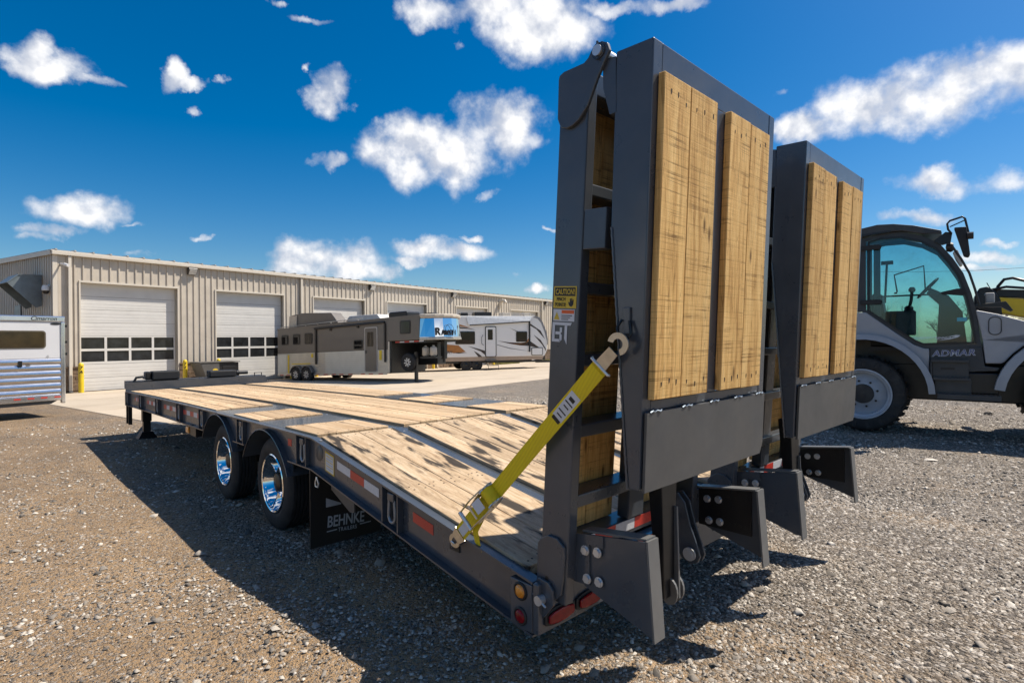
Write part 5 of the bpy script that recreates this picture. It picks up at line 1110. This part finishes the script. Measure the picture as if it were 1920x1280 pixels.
m = M(tf); m.prism([(.74, 2.82), (.80, 2.86), (.84, 2.74), (.86, 2.62), (.83, 2.60), (.78, 2.70)], 'y', .14, .26); obj('headlamp_glass', m, simple('clear_lamp', (0.55, 0.52, 0.48), .1), cab, bevel=.015)
# boom and hoses
m = M(tf); m.prism([(.98, 1.4), (1.02, 2.2), (1.08, 2.34), (1.18, 2.36), (1.26, 2.30), (1.34, 2.15), (1.4, 1.4)], 'y', 1.15, 1.55); obj('boom_tower', m, BLACK, th, bevel=.02)
pr(tf, [(1.28, 2.19), (1.62, 2.14), (3.3, 1.62), (3.3, 1.32), (1.62, 1.86), (1.22, 1.97)], 1.16, 1.52, 'boom', TY, th, bevel=.015)
pr(tf, [(1.2, 2.33), (1.36, 2.31), (1.72, 2.28), (3.2, 1.78), (3.2, 1.66), (1.6, 2.16), (1.28, 2.2)], 1.22, 1.46, 'boom_cylinder', BLACK, th, bevel=.01)
m = M(tf); m.tube([(1.28, 1.25, 2.22), (1.31, 1.22, 2.36), (1.38, 1.2, 2.46), (1.48, 1.2, 2.475), (1.62, 1.2, 2.42), (1.95, 1.2, 2.2), (2.2, 1.2, 2.0)], .022, 8); m.tube([(1.2, 1.2, 2.3), (1.4, 1.15, 2.34), (1.6, 1.15, 2.31), (2.1, 1.15, 2.1)], .02, 8); obj('hoses', m, BLACK, th, smooth=.8)
m = M(tf); m.box(1.12, 1.235, .55, .70, 2.07, 2.225); lo = obj('lamp_box', m, simple('dusty_white', (.42, .40, .37), .5), th, bevel=.02)
m = M(tf); m.box(1.04, 1.12, .5, .6, 2.05, 2.18); m.cyl((1.08, .55, 2.0), (1.08, .55, 2.1), .03); obj('lamp_bracket', m, BLACK, lo)
m = M(tf); m.prism([(.97, 2.04), (1.35, 2.085), (1.43, 1.95), (1.40, 1.93), (1.30, 2.0), (.97, 2.01)], 'y', .45, .52); obj('support_arm', m, BLACK, th, bevel=.006)
m = M(tf); m.tube([(1.24, .9, 2.22), (1.16, .9, 2.4)], .006, 5); obj('aerial', m, BLACK, th)

# ------------------------------------------------------------------ gooseneck living quarters trailer
LQG = simple('taupe_skin', (0.135, 0.118, 0.102), 0.38, var=0.05, vs=1.5, coat=.2)
ALU = simple('ribbed_aluminium', (0.52, 0.50, 0.46), 0.36, 0.6, var=0.12, vs=2)
FILM = simple('white_protective_film', (0.62, 0.60, 0.53), 0.5, var=0.06, vs=3)
MIRR = simple('mirror_wrap', (0.80, 0.84, 0.88), 0.04, 1.0, var=0.02, rvar=.02)
PEAN = simple('beige_roof_cap', (0.50, 0.44, 0.36), 0.4)
YTAPE = simple('yellow_tape', (0.68, 0.50, 0.02), 0.5)
DGL = m_pane('dark_caravan_glass', (0.010, 0.009, 0.009))
lfr = frame((9.49, 22.93, 0), (.28, -.96)); lf = ff(lfr, .035)
lq = empty('gooseneck_horse_trailer', lf(3.5, 1.2, -.45), 'taupe and silver gooseneck horse trailer with a mirrored nose lettered RANCH', 'trailer')
ZR0, ZR1 = 2.235, 2.40
rz = lambda s: ZR0 + (ZR1 - ZR0) * (s + 2) / 9.3
pr(lf, [(-2, .955), (5.6, .955), (5.6, 1.32), (7.35, 1.32), (7.35, rz(7.35)), (-2, rz(-2))], 0, 2.4, 'body', LQG, lq, bevel=.03)
pr(lf, [(-2, -.075), (5.58, -.075), (5.58, .954), (-2, .954)], .012, 2.388, 'lower_body', ALU, lq)
m = M(lf); z = -.04
while z < .9: m.box(-1.99, 5.57, -.006, .0118, z, z + .062); z += .092
obj('ribbed_siding', m, ALU, lq, bevel=.01)
m = M(lf); z = -.04
while z < .9: m.box(1.55, 4.12, -.009, -.0062, z - .002, z + .064); z += .092
obj('protective_film', m, FILM, lq); m = M(lf); m.box(-1.95, -1.3, -.0095, -.0065, .02, .9); obj('protective_film', m, FILM, lq)
m = M(lf); m.box(-1.2, -1.08, -.012, -.0096, -.05, .88); m.box(.55, .70, -.012, -.0096, .72, .90); m.box(5.05, 5.2, -.012, -.0096, .5, .93); m.box(-.9, .5, -.012, -.0096, .40, .45); obj('masking_tape', m, YTAPE, lq)
nose = [(7.36, 0.0), (7.6, .12), (7.88, .42), (8.1, .75), (8.25, 1.2), (8.22, 1.6), (8.08, 1.95), (7.8, 2.4), (7.36, 2.4)]
m = M(lambda s, w, z: lf(s - (.10 * (z - 1.4) if s > 7.5 else 0), 1.2 + (w - 1.2) * (1 - .05 * (z - 1.4)), z)); m.prism(nose, 'z', 1.40, 2.24); obj('mirror_nose', m, MIRR, lq, bevel=.02)
m = M(lf); m.prism([(a + (.04 if a > 7.5 else 0), b) for a, b in nose], 'z', 1.30, 1.399); obj('nose_rail', m, ALU, lq, bevel=.01)
m = M(lf); m.prism(nose, 'z', 2.241, 2.41); obj('nose_cap', m, PEAN, lq, bevel=.05)
m = M(lf); m.box(-2, 7.34, -.012, .05, 2.17, 2.20) if False else m.prism([(-2, 2.16), (7.36, 2.325), (7.36, 2.40), (-2, 2.235)], 'y', -.02, -.001); obj('roof_rail', m, LQG, lq)
for i, (s0, s1, z0, z1) in enumerate(((-1.66, -1.14, 1.39, 1.90), (-.79, -.26, 1.38, 1.91), (.09, .65, 1.38, 1.92), (3.46, 4.02, 1.02, 1.45), (6.28, 6.88, 1.60, 2.18))):
    wo = pr(lf, roundrect(s0, s1, z0, z1, .07), -.02, -.001, 'window', BLACK, lq); g = pr(lf, roundrect(s0 + .05, s1 - .05, z0 + .05, z1 - .05, .05), -.026, -.0205, 'pane', DGL, wo)
do = pr(lf, roundrect(4.15, 4.95, -.03, 2.0, .08), -.018, -.001, 'door', simple('door_trim_silver', (.42, .40, .38), .35), lq); pr(lf, roundrect(4.20, 4.90, 0, 1.95, .06), -.024, -.0185, 'door_skin', LQG, do); pr(lf, roundrect(4.33, 4.71, 1.12, 1.78, .05), -.03, -.0245, 'door_window', DGL, do); m = M(lf); m.box(4.22, 4.27, -.05, -.0245, .82, .95); obj('door_handle', m, BLACK, do)
m = M(lf); m.tube([(.85, -.05, 2.10), (5.40, -.05, 2.17)], .05, 8); m.box(.87, .97, -.06, -.021, .38, 2.05); m.box(5.38, 5.46, -.06, -.021, .40, 2.12); m.box(1.9, 2.0, -.06, -.02, 1.95, 2.1); m.box(3.7, 3.8, -.06, -.02, 2.0, 2.14); obj('awning', m, BLACK, lq)
pr(lf, [(-1.39, 2.26), (-1.34, 2.90), (-.55, 2.97), (1.55, 2.86), (2.05, 2.34)], .35, 1.0, 'roof_pod', LQG, lq, bevel=.03)
pr(lf, [(-1.5, 2.26), (-1.45, 2.85), (-.9, 2.86), (-.9, 2.26)], .3, .345, 'pod_end', PEAN, lq)
pr(lf, [(1.5, 2.34), (1.9, 2.70), (3.75, 2.68), (4.05, 2.37)], 1.2, 2.0, 'roof_pod', simple('white_pod', (.62, .6, .57), .45), lq, bevel=.03)
m = M(lf); m.tube([(-1.9, .12, 2.30), (3.9, .12, 2.44)], .02, 6)
for s in (-1.8, -.9, 0, .9, 1.8, 2.7, 3.6): m.box(s, s + .03, .1, .14, rz(s), rz(s) + .07)
obj('roof_rack', m, ALU, lq)
pr(lf, roundrect(4.95, 6.08, 2.38, 2.66, .1), .7, 1.6, 'air_conditioner', BLACK, lq, bevel=.04); pr(lf, roundrect(7.1, 7.4, 2.415, 2.5, .03), .8, 1.3, 'roof_vent', BLACK, lq)
m = M(lf); m.box(-1.98, 5.5, -.016, .02, -.155, -.076); rl_ = obj('bottom_rail', m, ALU, lq)
m = M(lf)
for s in (-1.8, -1.3, .9, 1.45, 2.0, 2.5, 3.1, 3.9, 4.4, 5.0): m.box(s, s + .28, -.02, -.0165, -.14, -.10)
obj('red_reflectors', m, RED, rl_)
for k in range(6): m = M(lf); m.box(5.9 + k * .27, 6.16 + k * .27, .1, .104, 1.235, 1.285); obj('reflective_tape', m, (RED, WHITE)[k % 2], lq)
m = M(lf); m.box(6.1, 7.6, .105, 2.3, 1.2, 1.299); m.box(5.59, 5.75, .05, 2.35, -.1, 1.3); m.box(5.76, 7.0, 1.7, 2.3, .2, 1.19); m.box(7.1, 7.95, .35, .8, .50, .58); obj('gooseneck_frame', m, BLACK, lq)
pr(lf, [(5.583, -.06), (5.66, -.06), (5.66, 1.299), (5.583, 1.299)], -.01, .06, 'front_post', ALU, lq)
for s in (7.25, 7.68): m = M(); m.lathe([(.001, 0), (.12, .02), (.155, .07), (.155, .36), (.12, .41), (.05, .43), (.05, .48), (.001, .48)], lf(s, .55, .585), (0, 0, 1), 18); obj('gas_bottle', m, PEAN, lq, smooth=.7)
for s in (-.42, .36): vwheel(lf, lfr, s, -.17, -.105, .365, .25, .215, lq, -1, BLACK, spokes=8, cup=.07, hubr=.06); vwheel(lf, lfr, s, 2.57, -.105, .365, .25, .215, lq, 1, BLACK, cup=.07, hubr=.06)
vwheel(lf, lfr, 6.57, .12, .36, .40, .26, .22, lq, -1, BLACK, spokes=8, cup=.07, hubr=.06)
m = M(lf)
for s in (-.42, .36):
    o_, i_ = arc((s, -.105), .46, 12, 168, 14), arc((s, -.105), .41, 12, 168, 14)
    for k in range(14): m.hexa([(i_[k][0], -.19, i_[k][1]), (i_[k + 1][0], -.19, i_[k + 1][1]), (o_[k + 1][0], -.17, o_[k + 1][1]), (o_[k][0], -.17, o_[k][1]), (i_[k][0], .0, i_[k][1]), (i_[k + 1][0], .0, i_[k + 1][1]), (o_[k + 1][0], .0, o_[k + 1][1]), (o_[k][0], .0, o_[k][1])])
obj('fender', m, LQG, lq)
m = M(lf); m.box(6.86, 6.98, .25, .37, -.50, .8); m.box(6.80, 7.04, .2, .42, -.535, -.50); obj('landing_leg', m, BLACK, lq); m = M(lf); m.box(7.65, 7.85, 1.1, 1.3, .45, 1.299); m.cyl((7.75, 1.2, .3), (7.75, 1.2, .45), .06); obj('coupler', m, BLACK, lq)
nd0 = (lfr[1] * .46 + lfr[2] * .89).normalized(); nn0 = (lfr[1] * .89 - lfr[2] * .46).normalized(); tp = Vector(lf(7.84, .43, 1.50)) + nn0 * .075
text('lettering', 'R', INK, lq, tp, nd0, (0, 0, 1), .46, .03, .004, sx=.9); text('lettering', 'ANCH', INK, lq, tp + nd0 * .29 + nn0 * .03, nd0, (0, 0, 1), .32, .03, .002, sx=.70, spacing=1.06)
m = M(); cc_ = tp + nd0 * .66 + Vector((0, 0, .22)) + nn0 * .03; m.tube([cc_ + nd0 * (.20 * math.cos(a)) + Vector((0, 0, .24 * math.sin(a))) for a in [R(-20 + 220 * k / 16) for k in range(17)]], .009, 6); obj('logo_ring', m, INK, lq)

# ------------------------------------------------------------------ white travel trailer
CW = simple('white_gelcoat', (0.80, 0.79, 0.77), 0.35, var=0.03, vs=1); CB = simple('beige_skirt', (0.40, 0.30, 0.22), 0.5); BRN = simple('brown_graphic', (0.045, 0.03, 0.024), 0.4); ORG = simple('bronze_graphic', (0.42, 0.17, 0.04), 0.4); GRY = simple('grey_graphic', (0.25, 0.25, 0.26), 0.4)
cfr = frame((19.6, 22.74, 0), (.9, -.43)); cf = ff(cfr)
tt_ = empty('travel_trailer', cf(1.0, 1.2, -.37), 'white travel trailer with brown and bronze swooshes parked near the workshop', 'caravan')
side = [(-4.2, .47), (-4.2, 3.0), (4.55, 3.03), (4.80, 2.95), (5.0, 2.65), (5.25, 2.05), (5.36, 1.57), (5.34, .8), (5.15, .47)]
pr(cf, side, 0, 2.4, 'body', CW, tt_, bevel=.04); pr(cf, [(-4.2, .2), (-4.2, .469), (5.14, .469), (5.0, .25)], .02, 2.38, 'skirt', CB, tt_)
pr(cf, [(4.56, 3.035), (4.83, 2.96), (5.04, 2.66), (5.29, 2.06), (5.40, 1.57), (5.39, 1.2), (5.30, 1.55), (5.16, 2.05), (4.93, 2.6), (4.70, 2.86), (4.3, 2.98)], -.015, 2.415, 'front_cap', GRY, tt_)
for s0, s1, z0, z1 in ((-.7, .54, 1.27, 2.06), (3.23, 3.97, 1.39, 2.05), (-3.2, -2.2, 1.3, 2.0)):
    wo = pr(cf, roundrect(s0, s1, z0, z1, .06), -.03, -.001, 'window', BLACK, tt_); pr(cf, roundrect(s0 + .04, s1 - .04, z0 + .04, z1 - .04, .04), -.036, -.0305, 'pane', DGL, wo)
do = pr(cf, roundrect(1.19, 1.92, .47, 2.38, .09), -.03, -.001, 'door', BLACK, tt_); pr(cf, roundrect(1.24, 1.87, .50, 2.33, .07), -.036, -.0305, 'door_skin', CW, do); pr(cf, roundrect(1.36, 1.68, 1.53, 2.18, .04), -.042, -.0365, 'door_window', DGL, do)
m = M(cf); m.tube([(.19, -.12, 2.45), (2.2, -.12, 2.56), (4.13, -.12, 2.69)], .035, 8); m.box(4.08, 4.16, -.1, -.02, .75, 2.66); m.tube([(1.05, -.05, 1.85), (.95, -.1, 1.7), (.95, -.1, 1.3), (1.08, -.05, 1.2)], .015, 6); obj('awning_arm', m, BLACK, tt_)
m = M(cf); m.hexa([(.0, -.02, 2.98), (4.3, -.02, 3.0), (4.13, -.13, 2.71), (.1, -.13, 2.47), (.0, -.01, 3.0), (4.3, -.01, 3.02), (4.13, -.12, 2.73), (.1, -.12, 2.49)]); obj('awning_fabric', m, simple('pale_awning', (.5, .52, .55), .6), tt_)
ho = pr(cf, roundrect(4.26, 5.03, .52, 1.02, .05), -.03, -.001, 'hatch', BLACK, tt_); pr(cf, roundrect(4.30, 4.99, .56, .98, .04), -.036, -.0305, 'hatch_skin', CW, ho)
for nm, mt, pts in (('graphic', BRN, [(2.0, 1.47), (2.8, 1.28), (3.5, 1.16), (4.1, 1.13), (4.9, .95), (4.5, 1.22), (4.2, 1.42), (3.6, 1.32), (2.8, 1.36)]), ('graphic', ORG, [(2.6, 1.36), (3.2, 1.22), (3.8, 1.20), (4.15, 1.5), (4.08, 1.62), (3.9, 1.36), (3.3, 1.30)]), ('graphic', GRY, [(1.95, 1.2), (2.8, .96), (4.2, .78), (2.8, 1.02), (1.98, 1.24)]),
                    ('graphic', BRN, [(.1, 1.15), (.9, .82), (1.18, .60), (1.18, .85), (.7, 1.0)]), ('graphic', BRN, [(.45, .86), (.8, .66), (1.0, .48), (.75, .48)]), ('graphic', BRN, [(2.75, 2.3), (3.2, 2.08), (3.4, 2.05), (3.1, 2.16)]), ('graphic', BRN, [(4.2, 2.55), (4.9, 2.1), (5.2, 1.55), (5.1, 1.75), (4.6, 2.2), (4.2, 2.42)]), ('graphic', BRN, [(4.4, 1.85), (5.0, 1.2), (5.3, .72), (5.25, .95), (4.9, 1.5)]),
                    ('graphic', ORG, [(-1.6, 1.3), (-.5, 1.2), (-.05, .80), (-.8, .72), (-1.5, .95)]), ('graphic', BRN, [(-1.7, 1.05), (-1.0, .80), (.05, .75), (-.5, .70), (-1.5, .85)]), ('graphic', ORG, [(-.6, 2.55), (.3, 2.28), (-.3, 2.36), (-.7, 2.40)]), ('graphic', BRN, [(-.7, 2.36), (.0, 2.30), (.6, 2.16), (.1, 2.22), (-.6, 2.26)])):
    pr(cf, pts, -.006, -.002, nm, mt, tt_)
text('lettering', 'WORK & PLAY', BRN, tt_, cf(-2.6, -.008, .70), cfr[1], (0, 0, 1), .26, .002, .004)
for s0, s1, z1, mt in ((-.18, .28, 3.25, BLACK), (.71, 1.83, 3.30, BLACK), (2.57, 3.1, 3.28, PEAN), (4.05, 4.5, 3.28, PEAN)): pr(cf, roundrect(s0, s1, 2.99, z1, .06), .7, 1.5, 'roof_unit', mt, tt_, bevel=.03)
for s in (.0, .68): vwheel(cf, cfr, s, .03, -.01, .36, .24, .2, tt_, -1, BLACK, cup=.06, hubr=.06); vwheel(cf, cfr, s, 2.37, -.01, .36, .24, .2, tt_, 1, BLACK, cup=.06, hubr=.06)
m = M(cf); m.box(-4, 5.0, .3, .42, .08, .199); m.box(-4, 5.0, 1.98, 2.1, .08, .199); m.prism([(5.0, 0), (6.3, 0), (6.3, .1), (5.0, .199)], 'y', 1.1, 1.3); m.box(5.0, 5.5, .8, 1.6, .2, .75); m.box(6.1, 6.2, 1.15, 1.25, -.37, .3); m.box(-3.4, -3.3, .3, .4, -.42, .08); obj('underframe', m, BLACK, tt_)
m = M(cf); m.box(1.2, 1.9, -.35, -.02, .2, .23); m.box(1.2, 1.9, -.6, -.3, -.06, -.03); m.tube([(1.22, -.02, .3), (1.22, -.6, -.05), (1.25, -.65, -.38)], .015, 6); m.tube([(1.88, -.02, .3), (1.88, -.6, -.05), (1.85, -.65, -.38)], .015, 6); obj('entry_steps', m, BLACK, tt_)

# ------------------------------------------------------------------ aluminium horse trailer at the left edge
hfr = frame((-1.0, 13.77, 0), (.982, .187)); hf = ff(hfr)
SKW = simple('white_skin', (0.66, 0.66, 0.67), 0.3, var=.03, vs=1, coat=.2); ALB = simple('bright_aluminium', (0.72, 0.74, 0.78), 0.16, 0.95, var=.04, vs=2, rvar=.04); BRG = m_pane('bronze_window', (0.035, 0.024, 0.010), .06)
gh = gz(*hf(-2, 1, 0)[:2])
ho = empty('aluminium_horse_trailer', hf(-2, 1, gh), 'white and ribbed aluminium horse trailer with a long bronze window', 'trailer')
pr(hf, [(-5.2, 1.185), (.57, 1.185), (.57, 2.08), (-5.2, 2.08)], .012, 1.99, 'upper_body', SKW, ho)
pr(hf, [(-5.2, .13), (.57, .13), (.57, 1.184), (-5.2, 1.184)], .02, 1.98, 'lower_body', ALB, ho)
for k in range(6):
    z = .275 + k * .151; m = M(lambda s, w, z_: hf(s, w, z_)); prof = [(.019, z)] + [(.019 - .030 * math.sin(math.pi * q / 8), z + .146 * q / 8) for q in range(1, 8)] + [(.019, z + .146)]
    m.prism(prof, 'x', -5.2, .568); obj('siding_slat', m, ALB, ho, smooth=.6)
m = M(hf); m.box(-5.25, .66, -.012, 2.02, 2.081, 2.225); obj('roof_rail', m, ALB, ho, bevel=.025, seg=3)
m = M(hf); m.box(.571, .66, -.014, .10, .05, 2.08); obj('rear_post', m, ALB, ho, bevel=.02); m = M(hf); m.box(-5.2, .57, -.014, .06, .13, .262); br = obj('bottom_rail', m, ALB, ho, bevel=.01)
m = M(hf); m.prism([(-5.0, .12), (.50, .12), (.38, .05), (-5.0, .0)], 'y', .05, 1.95); obj('floor_frame', m, PLATE, ho)
for s in (-3.1, -1.6, -1.1, -.72, -.335, -.082, .168, .43): m = M(hf); m.box(s, s + .125, -.02, -.0145, .245, .275) if False else m.box(s, s + .125, -.02, -.0145, .20, .235); obj('red_marker', m, RED, br)
wo = pr(hf, roundrect(-2.6, .28, 1.43, 1.86, .07), .0, .0115, 'window', simple('window_rim_bronze', (.10, .08, .05), .4), ho); pr(hf, roundrect(-2.57, .25, 1.46, 1.83, .05), -.006, -.0005, 'pane', BRG, wo)
m = M(hf)
for s in (-1.9, -1.2, -.9, -.6): m.box(s, s + .02, -.008, -.0065, 1.46, 1.83)
obj('pane_bar', m, INK, wo)
m = M(hf)
for z in (1.25, 1.55, 1.95): m.box(.661, .70, .0, .06, z, z + .06)
obj('door_hinge', m, BLACK, ho)
text('lettering', 'Cimarron', INK, ho, hf(-.02, -.015, 2.115), hfr[1], (0, 0, 1), .14, .002, .002, .3, sx=.92)
m = M(hf); m.prism([(.47 + .10 * math.cos(a), 2.035 + .028 * math.sin(a)) for a in [2 * math.pi * k / 20 for k in range(20)]], 'y', .004, .0115); obj('oval_badge', m, INK, ho)
m = M(hf); m.box(-.25, -.18, -.04, -.013, .99, 1.13); m.cyl((-.11, -.02, 1.02), (-.03, -.02, 1.02), .012); obj('latch', m, BLACK, ho)
m = M(hf); m.tube([(.28, -.0, 1.20), (.32, -.0, 1.26), (.33, -.0, 1.20)], .004, 5); obj('small_emblem', m, INK, ho)
for s in (-3.4, -2.5): vwheel(hf, hfr, s, .05, gh + .36, .36, .24, .2, ho, -1, CHROME, cup=.06, hubr=.06); vwheel(hf, hfr, s, 1.95, gh + .36, .36, .24, .2, ho, 1, CHROME, cup=.06, hubr=.06)
m = M(hf); m.box(-3.9, -2.0, .3, 1.7, gh + .2, .05); obj('axle_frame', m, BLACK, ho)

# ------------------------------------------------------------------ far field, bare trees, power line
def m_field():
    m, nt, b = nodes('dry_grass_field'); tcn = nt.nodes.new('ShaderNodeTexCoord'); v = tcn.outputs['Object']
    nt.links.new(ramp(nt, noise(nt, v, .25, 8, .7), [(.3, (.10, .10, .035)), (.55, (.20, .17, .07)), (.75, (.28, .23, .12))]), b.inputs['Base Color']); b.inputs['Roughness'].default_value = .95; return m
FIELD = m_field()
fm = M()
ringpts = []
for k in range(33):
    a = R(62 + 90 * k / 32); ringpts.append((math.sin(a), math.cos(a)))
for k in range(32):
    (sx0, cx0), (sx1, cx1) = ringpts[k], ringpts[k + 1]
    fm._add([(CAM.x + sx0 * r, CAM.y + cx0 * r, gz(CAM.x + sx0 * r, CAM.y + cx0 * r) + .02) for r in (44, 1400)] + [(CAM.x + sx1 * r, CAM.y + cx1 * r, gz(CAM.x + sx1 * r, CAM.y + cx1 * r) + .02) for r in (1400, 44)], [(0, 1, 2, 3)])
fo = obj('field', fm, FIELD); tag(fo, kind='structure')
# dry grass strip along the foot of the far wall
gmesh = M(); gr = random.Random(4)
for k in range(5200):
    a = gr.uniform(27.2, 29.8) if k % 2 else gr.uniform(34.4, 42); t = gr.uniform(.12, 1.1); x, y, _ = at(a, t, 0); z = gz(x, y) + .012; h = gr.uniform(.06, .22); th_ = gr.random() * 6.28; dx, dy = math.cos(th_) * .012, math.sin(th_) * .012
    gmesh._add([(x - dx, y - dy, z), (x + dx, y + dy, z), (x + gr.uniform(-.05, .05), y + gr.uniform(-.05, .05), z + h)], [(0, 1, 2)])
go_ = obj('grass_strip', gmesh, simple('dry_grass', (.26, .24, .07), .9, var=.3)); tag(go_, 'thin strip of dry yellow green grass at the foot of the workshop wall', 'grass', kind='stuff')
BARK = simple('grey_bark', (0.11, 0.095, 0.08), .9, var=.25)
def bare_tree(seed, h):
    r = random.Random(seed); tm = M(); cm = M()
    tm.tube([(0, 0, -.3), (r.uniform(-.1, .1), 0, h * .2), (r.uniform(-.2, .2), r.uniform(-.2, .2), h * .42)], h * .018, 7)
    def grow(p, d, L, rad, lev):
        q = p + d * L; mid_ = p + d * (L * .5) + Vector((r.uniform(-1, 1), r.uniform(-1, 1), r.uniform(-.3, .6))) * L * .07
        cm.tube([p, mid_, q], rad, 5 if lev < 2 else 3)
        if lev >= 4: return
        for _ in range(3 if lev < 3 else 4):
            nd_ = (d + Vector((r.uniform(-1, 1), r.uniform(-1, 1), r.uniform(-.25, .7))) * .75).normalized(); grow(p + d * (L * r.uniform(.45, 1.0)), nd_, L * r.uniform(.55, .78), rad * .58, lev + 1)
    for k in range(5):
        a = 6.28 * k / 5 + r.random(); grow(Vector((0, 0, h * (.22 + .045 * k))), Vector((math.cos(a) * .6, math.sin(a) * .6, .8)).normalized(), h * r.uniform(.2, .3), h * .009, 0)
    return mesh(tm, BARK, .6, False, 'trunk')[0], mesh(cm, BARK, None, False, 'crown')[0]
kinds = [bare_tree(k, 9.5) for k in range(3)]
tr_ = random.Random(21)
for k in range(22):
    a = 1.18 + .62 * (k + tr_.random() * .8) / 22; d = tr_.uniform(75, 130); x, y = CAM.x + math.sin(a) * d, CAM.y + math.cos(a) * d
    e = empty('bare_tree', (x, y, gz(x, y)), 'leafless grey tree standing in the field beyond the telehandler', 'tree', 'bare trees beyond the yard')
    tk, cw = kinds[k % 3]; s = tr_.uniform(.38, .72); rot = tr_.random() * 6.28
    inst('trunk', tk, (x, y, gz(x, y)), e, (0, 0, rot), (s, s, s)); inst('crown', cw, (x, y, gz(x, y)), e, (0, 0, rot), (s, s, s))
POLE = simple('pole_wood', (.12, .09, .065), .9)
pp = []
for a, d in ((1.22, 66.0), (1.66, 78.0)):
    x, y = CAM.x + math.sin(a) * d, CAM.y + math.cos(a) * d; z = gz(x, y); m = M(); m.cyl((x, y, z - .5), (x, y, z + 9.6), .14, .1, 10); po = obj('utility_pole', m, POLE, None, smooth=.7)
    m = M(); m.box(x - .06, x + .06, y - 1.0, y + 1.0, z + 8.9, z + 9.05); obj('cross_arm', m, POLE, po); pp.append(Vector((x, y, z + 9.1)))
    tag(po, 'wooden utility pole in the far field ' + ('hidden behind the raised ramps' if a < 1.4 else 'past the telehandler boom'), 'pole')
m = M(); m.tube([pp[0].lerp(pp[1], k / 16) - Vector((0, 0, 2.2 * math.sin(math.pi * k / 16) * .5)) for k in range(17)], .018, 5); wo_ = obj('power_line', m, BLACK); tag(wo_, 'thin power line strung between utility poles against the sky', 'wire')
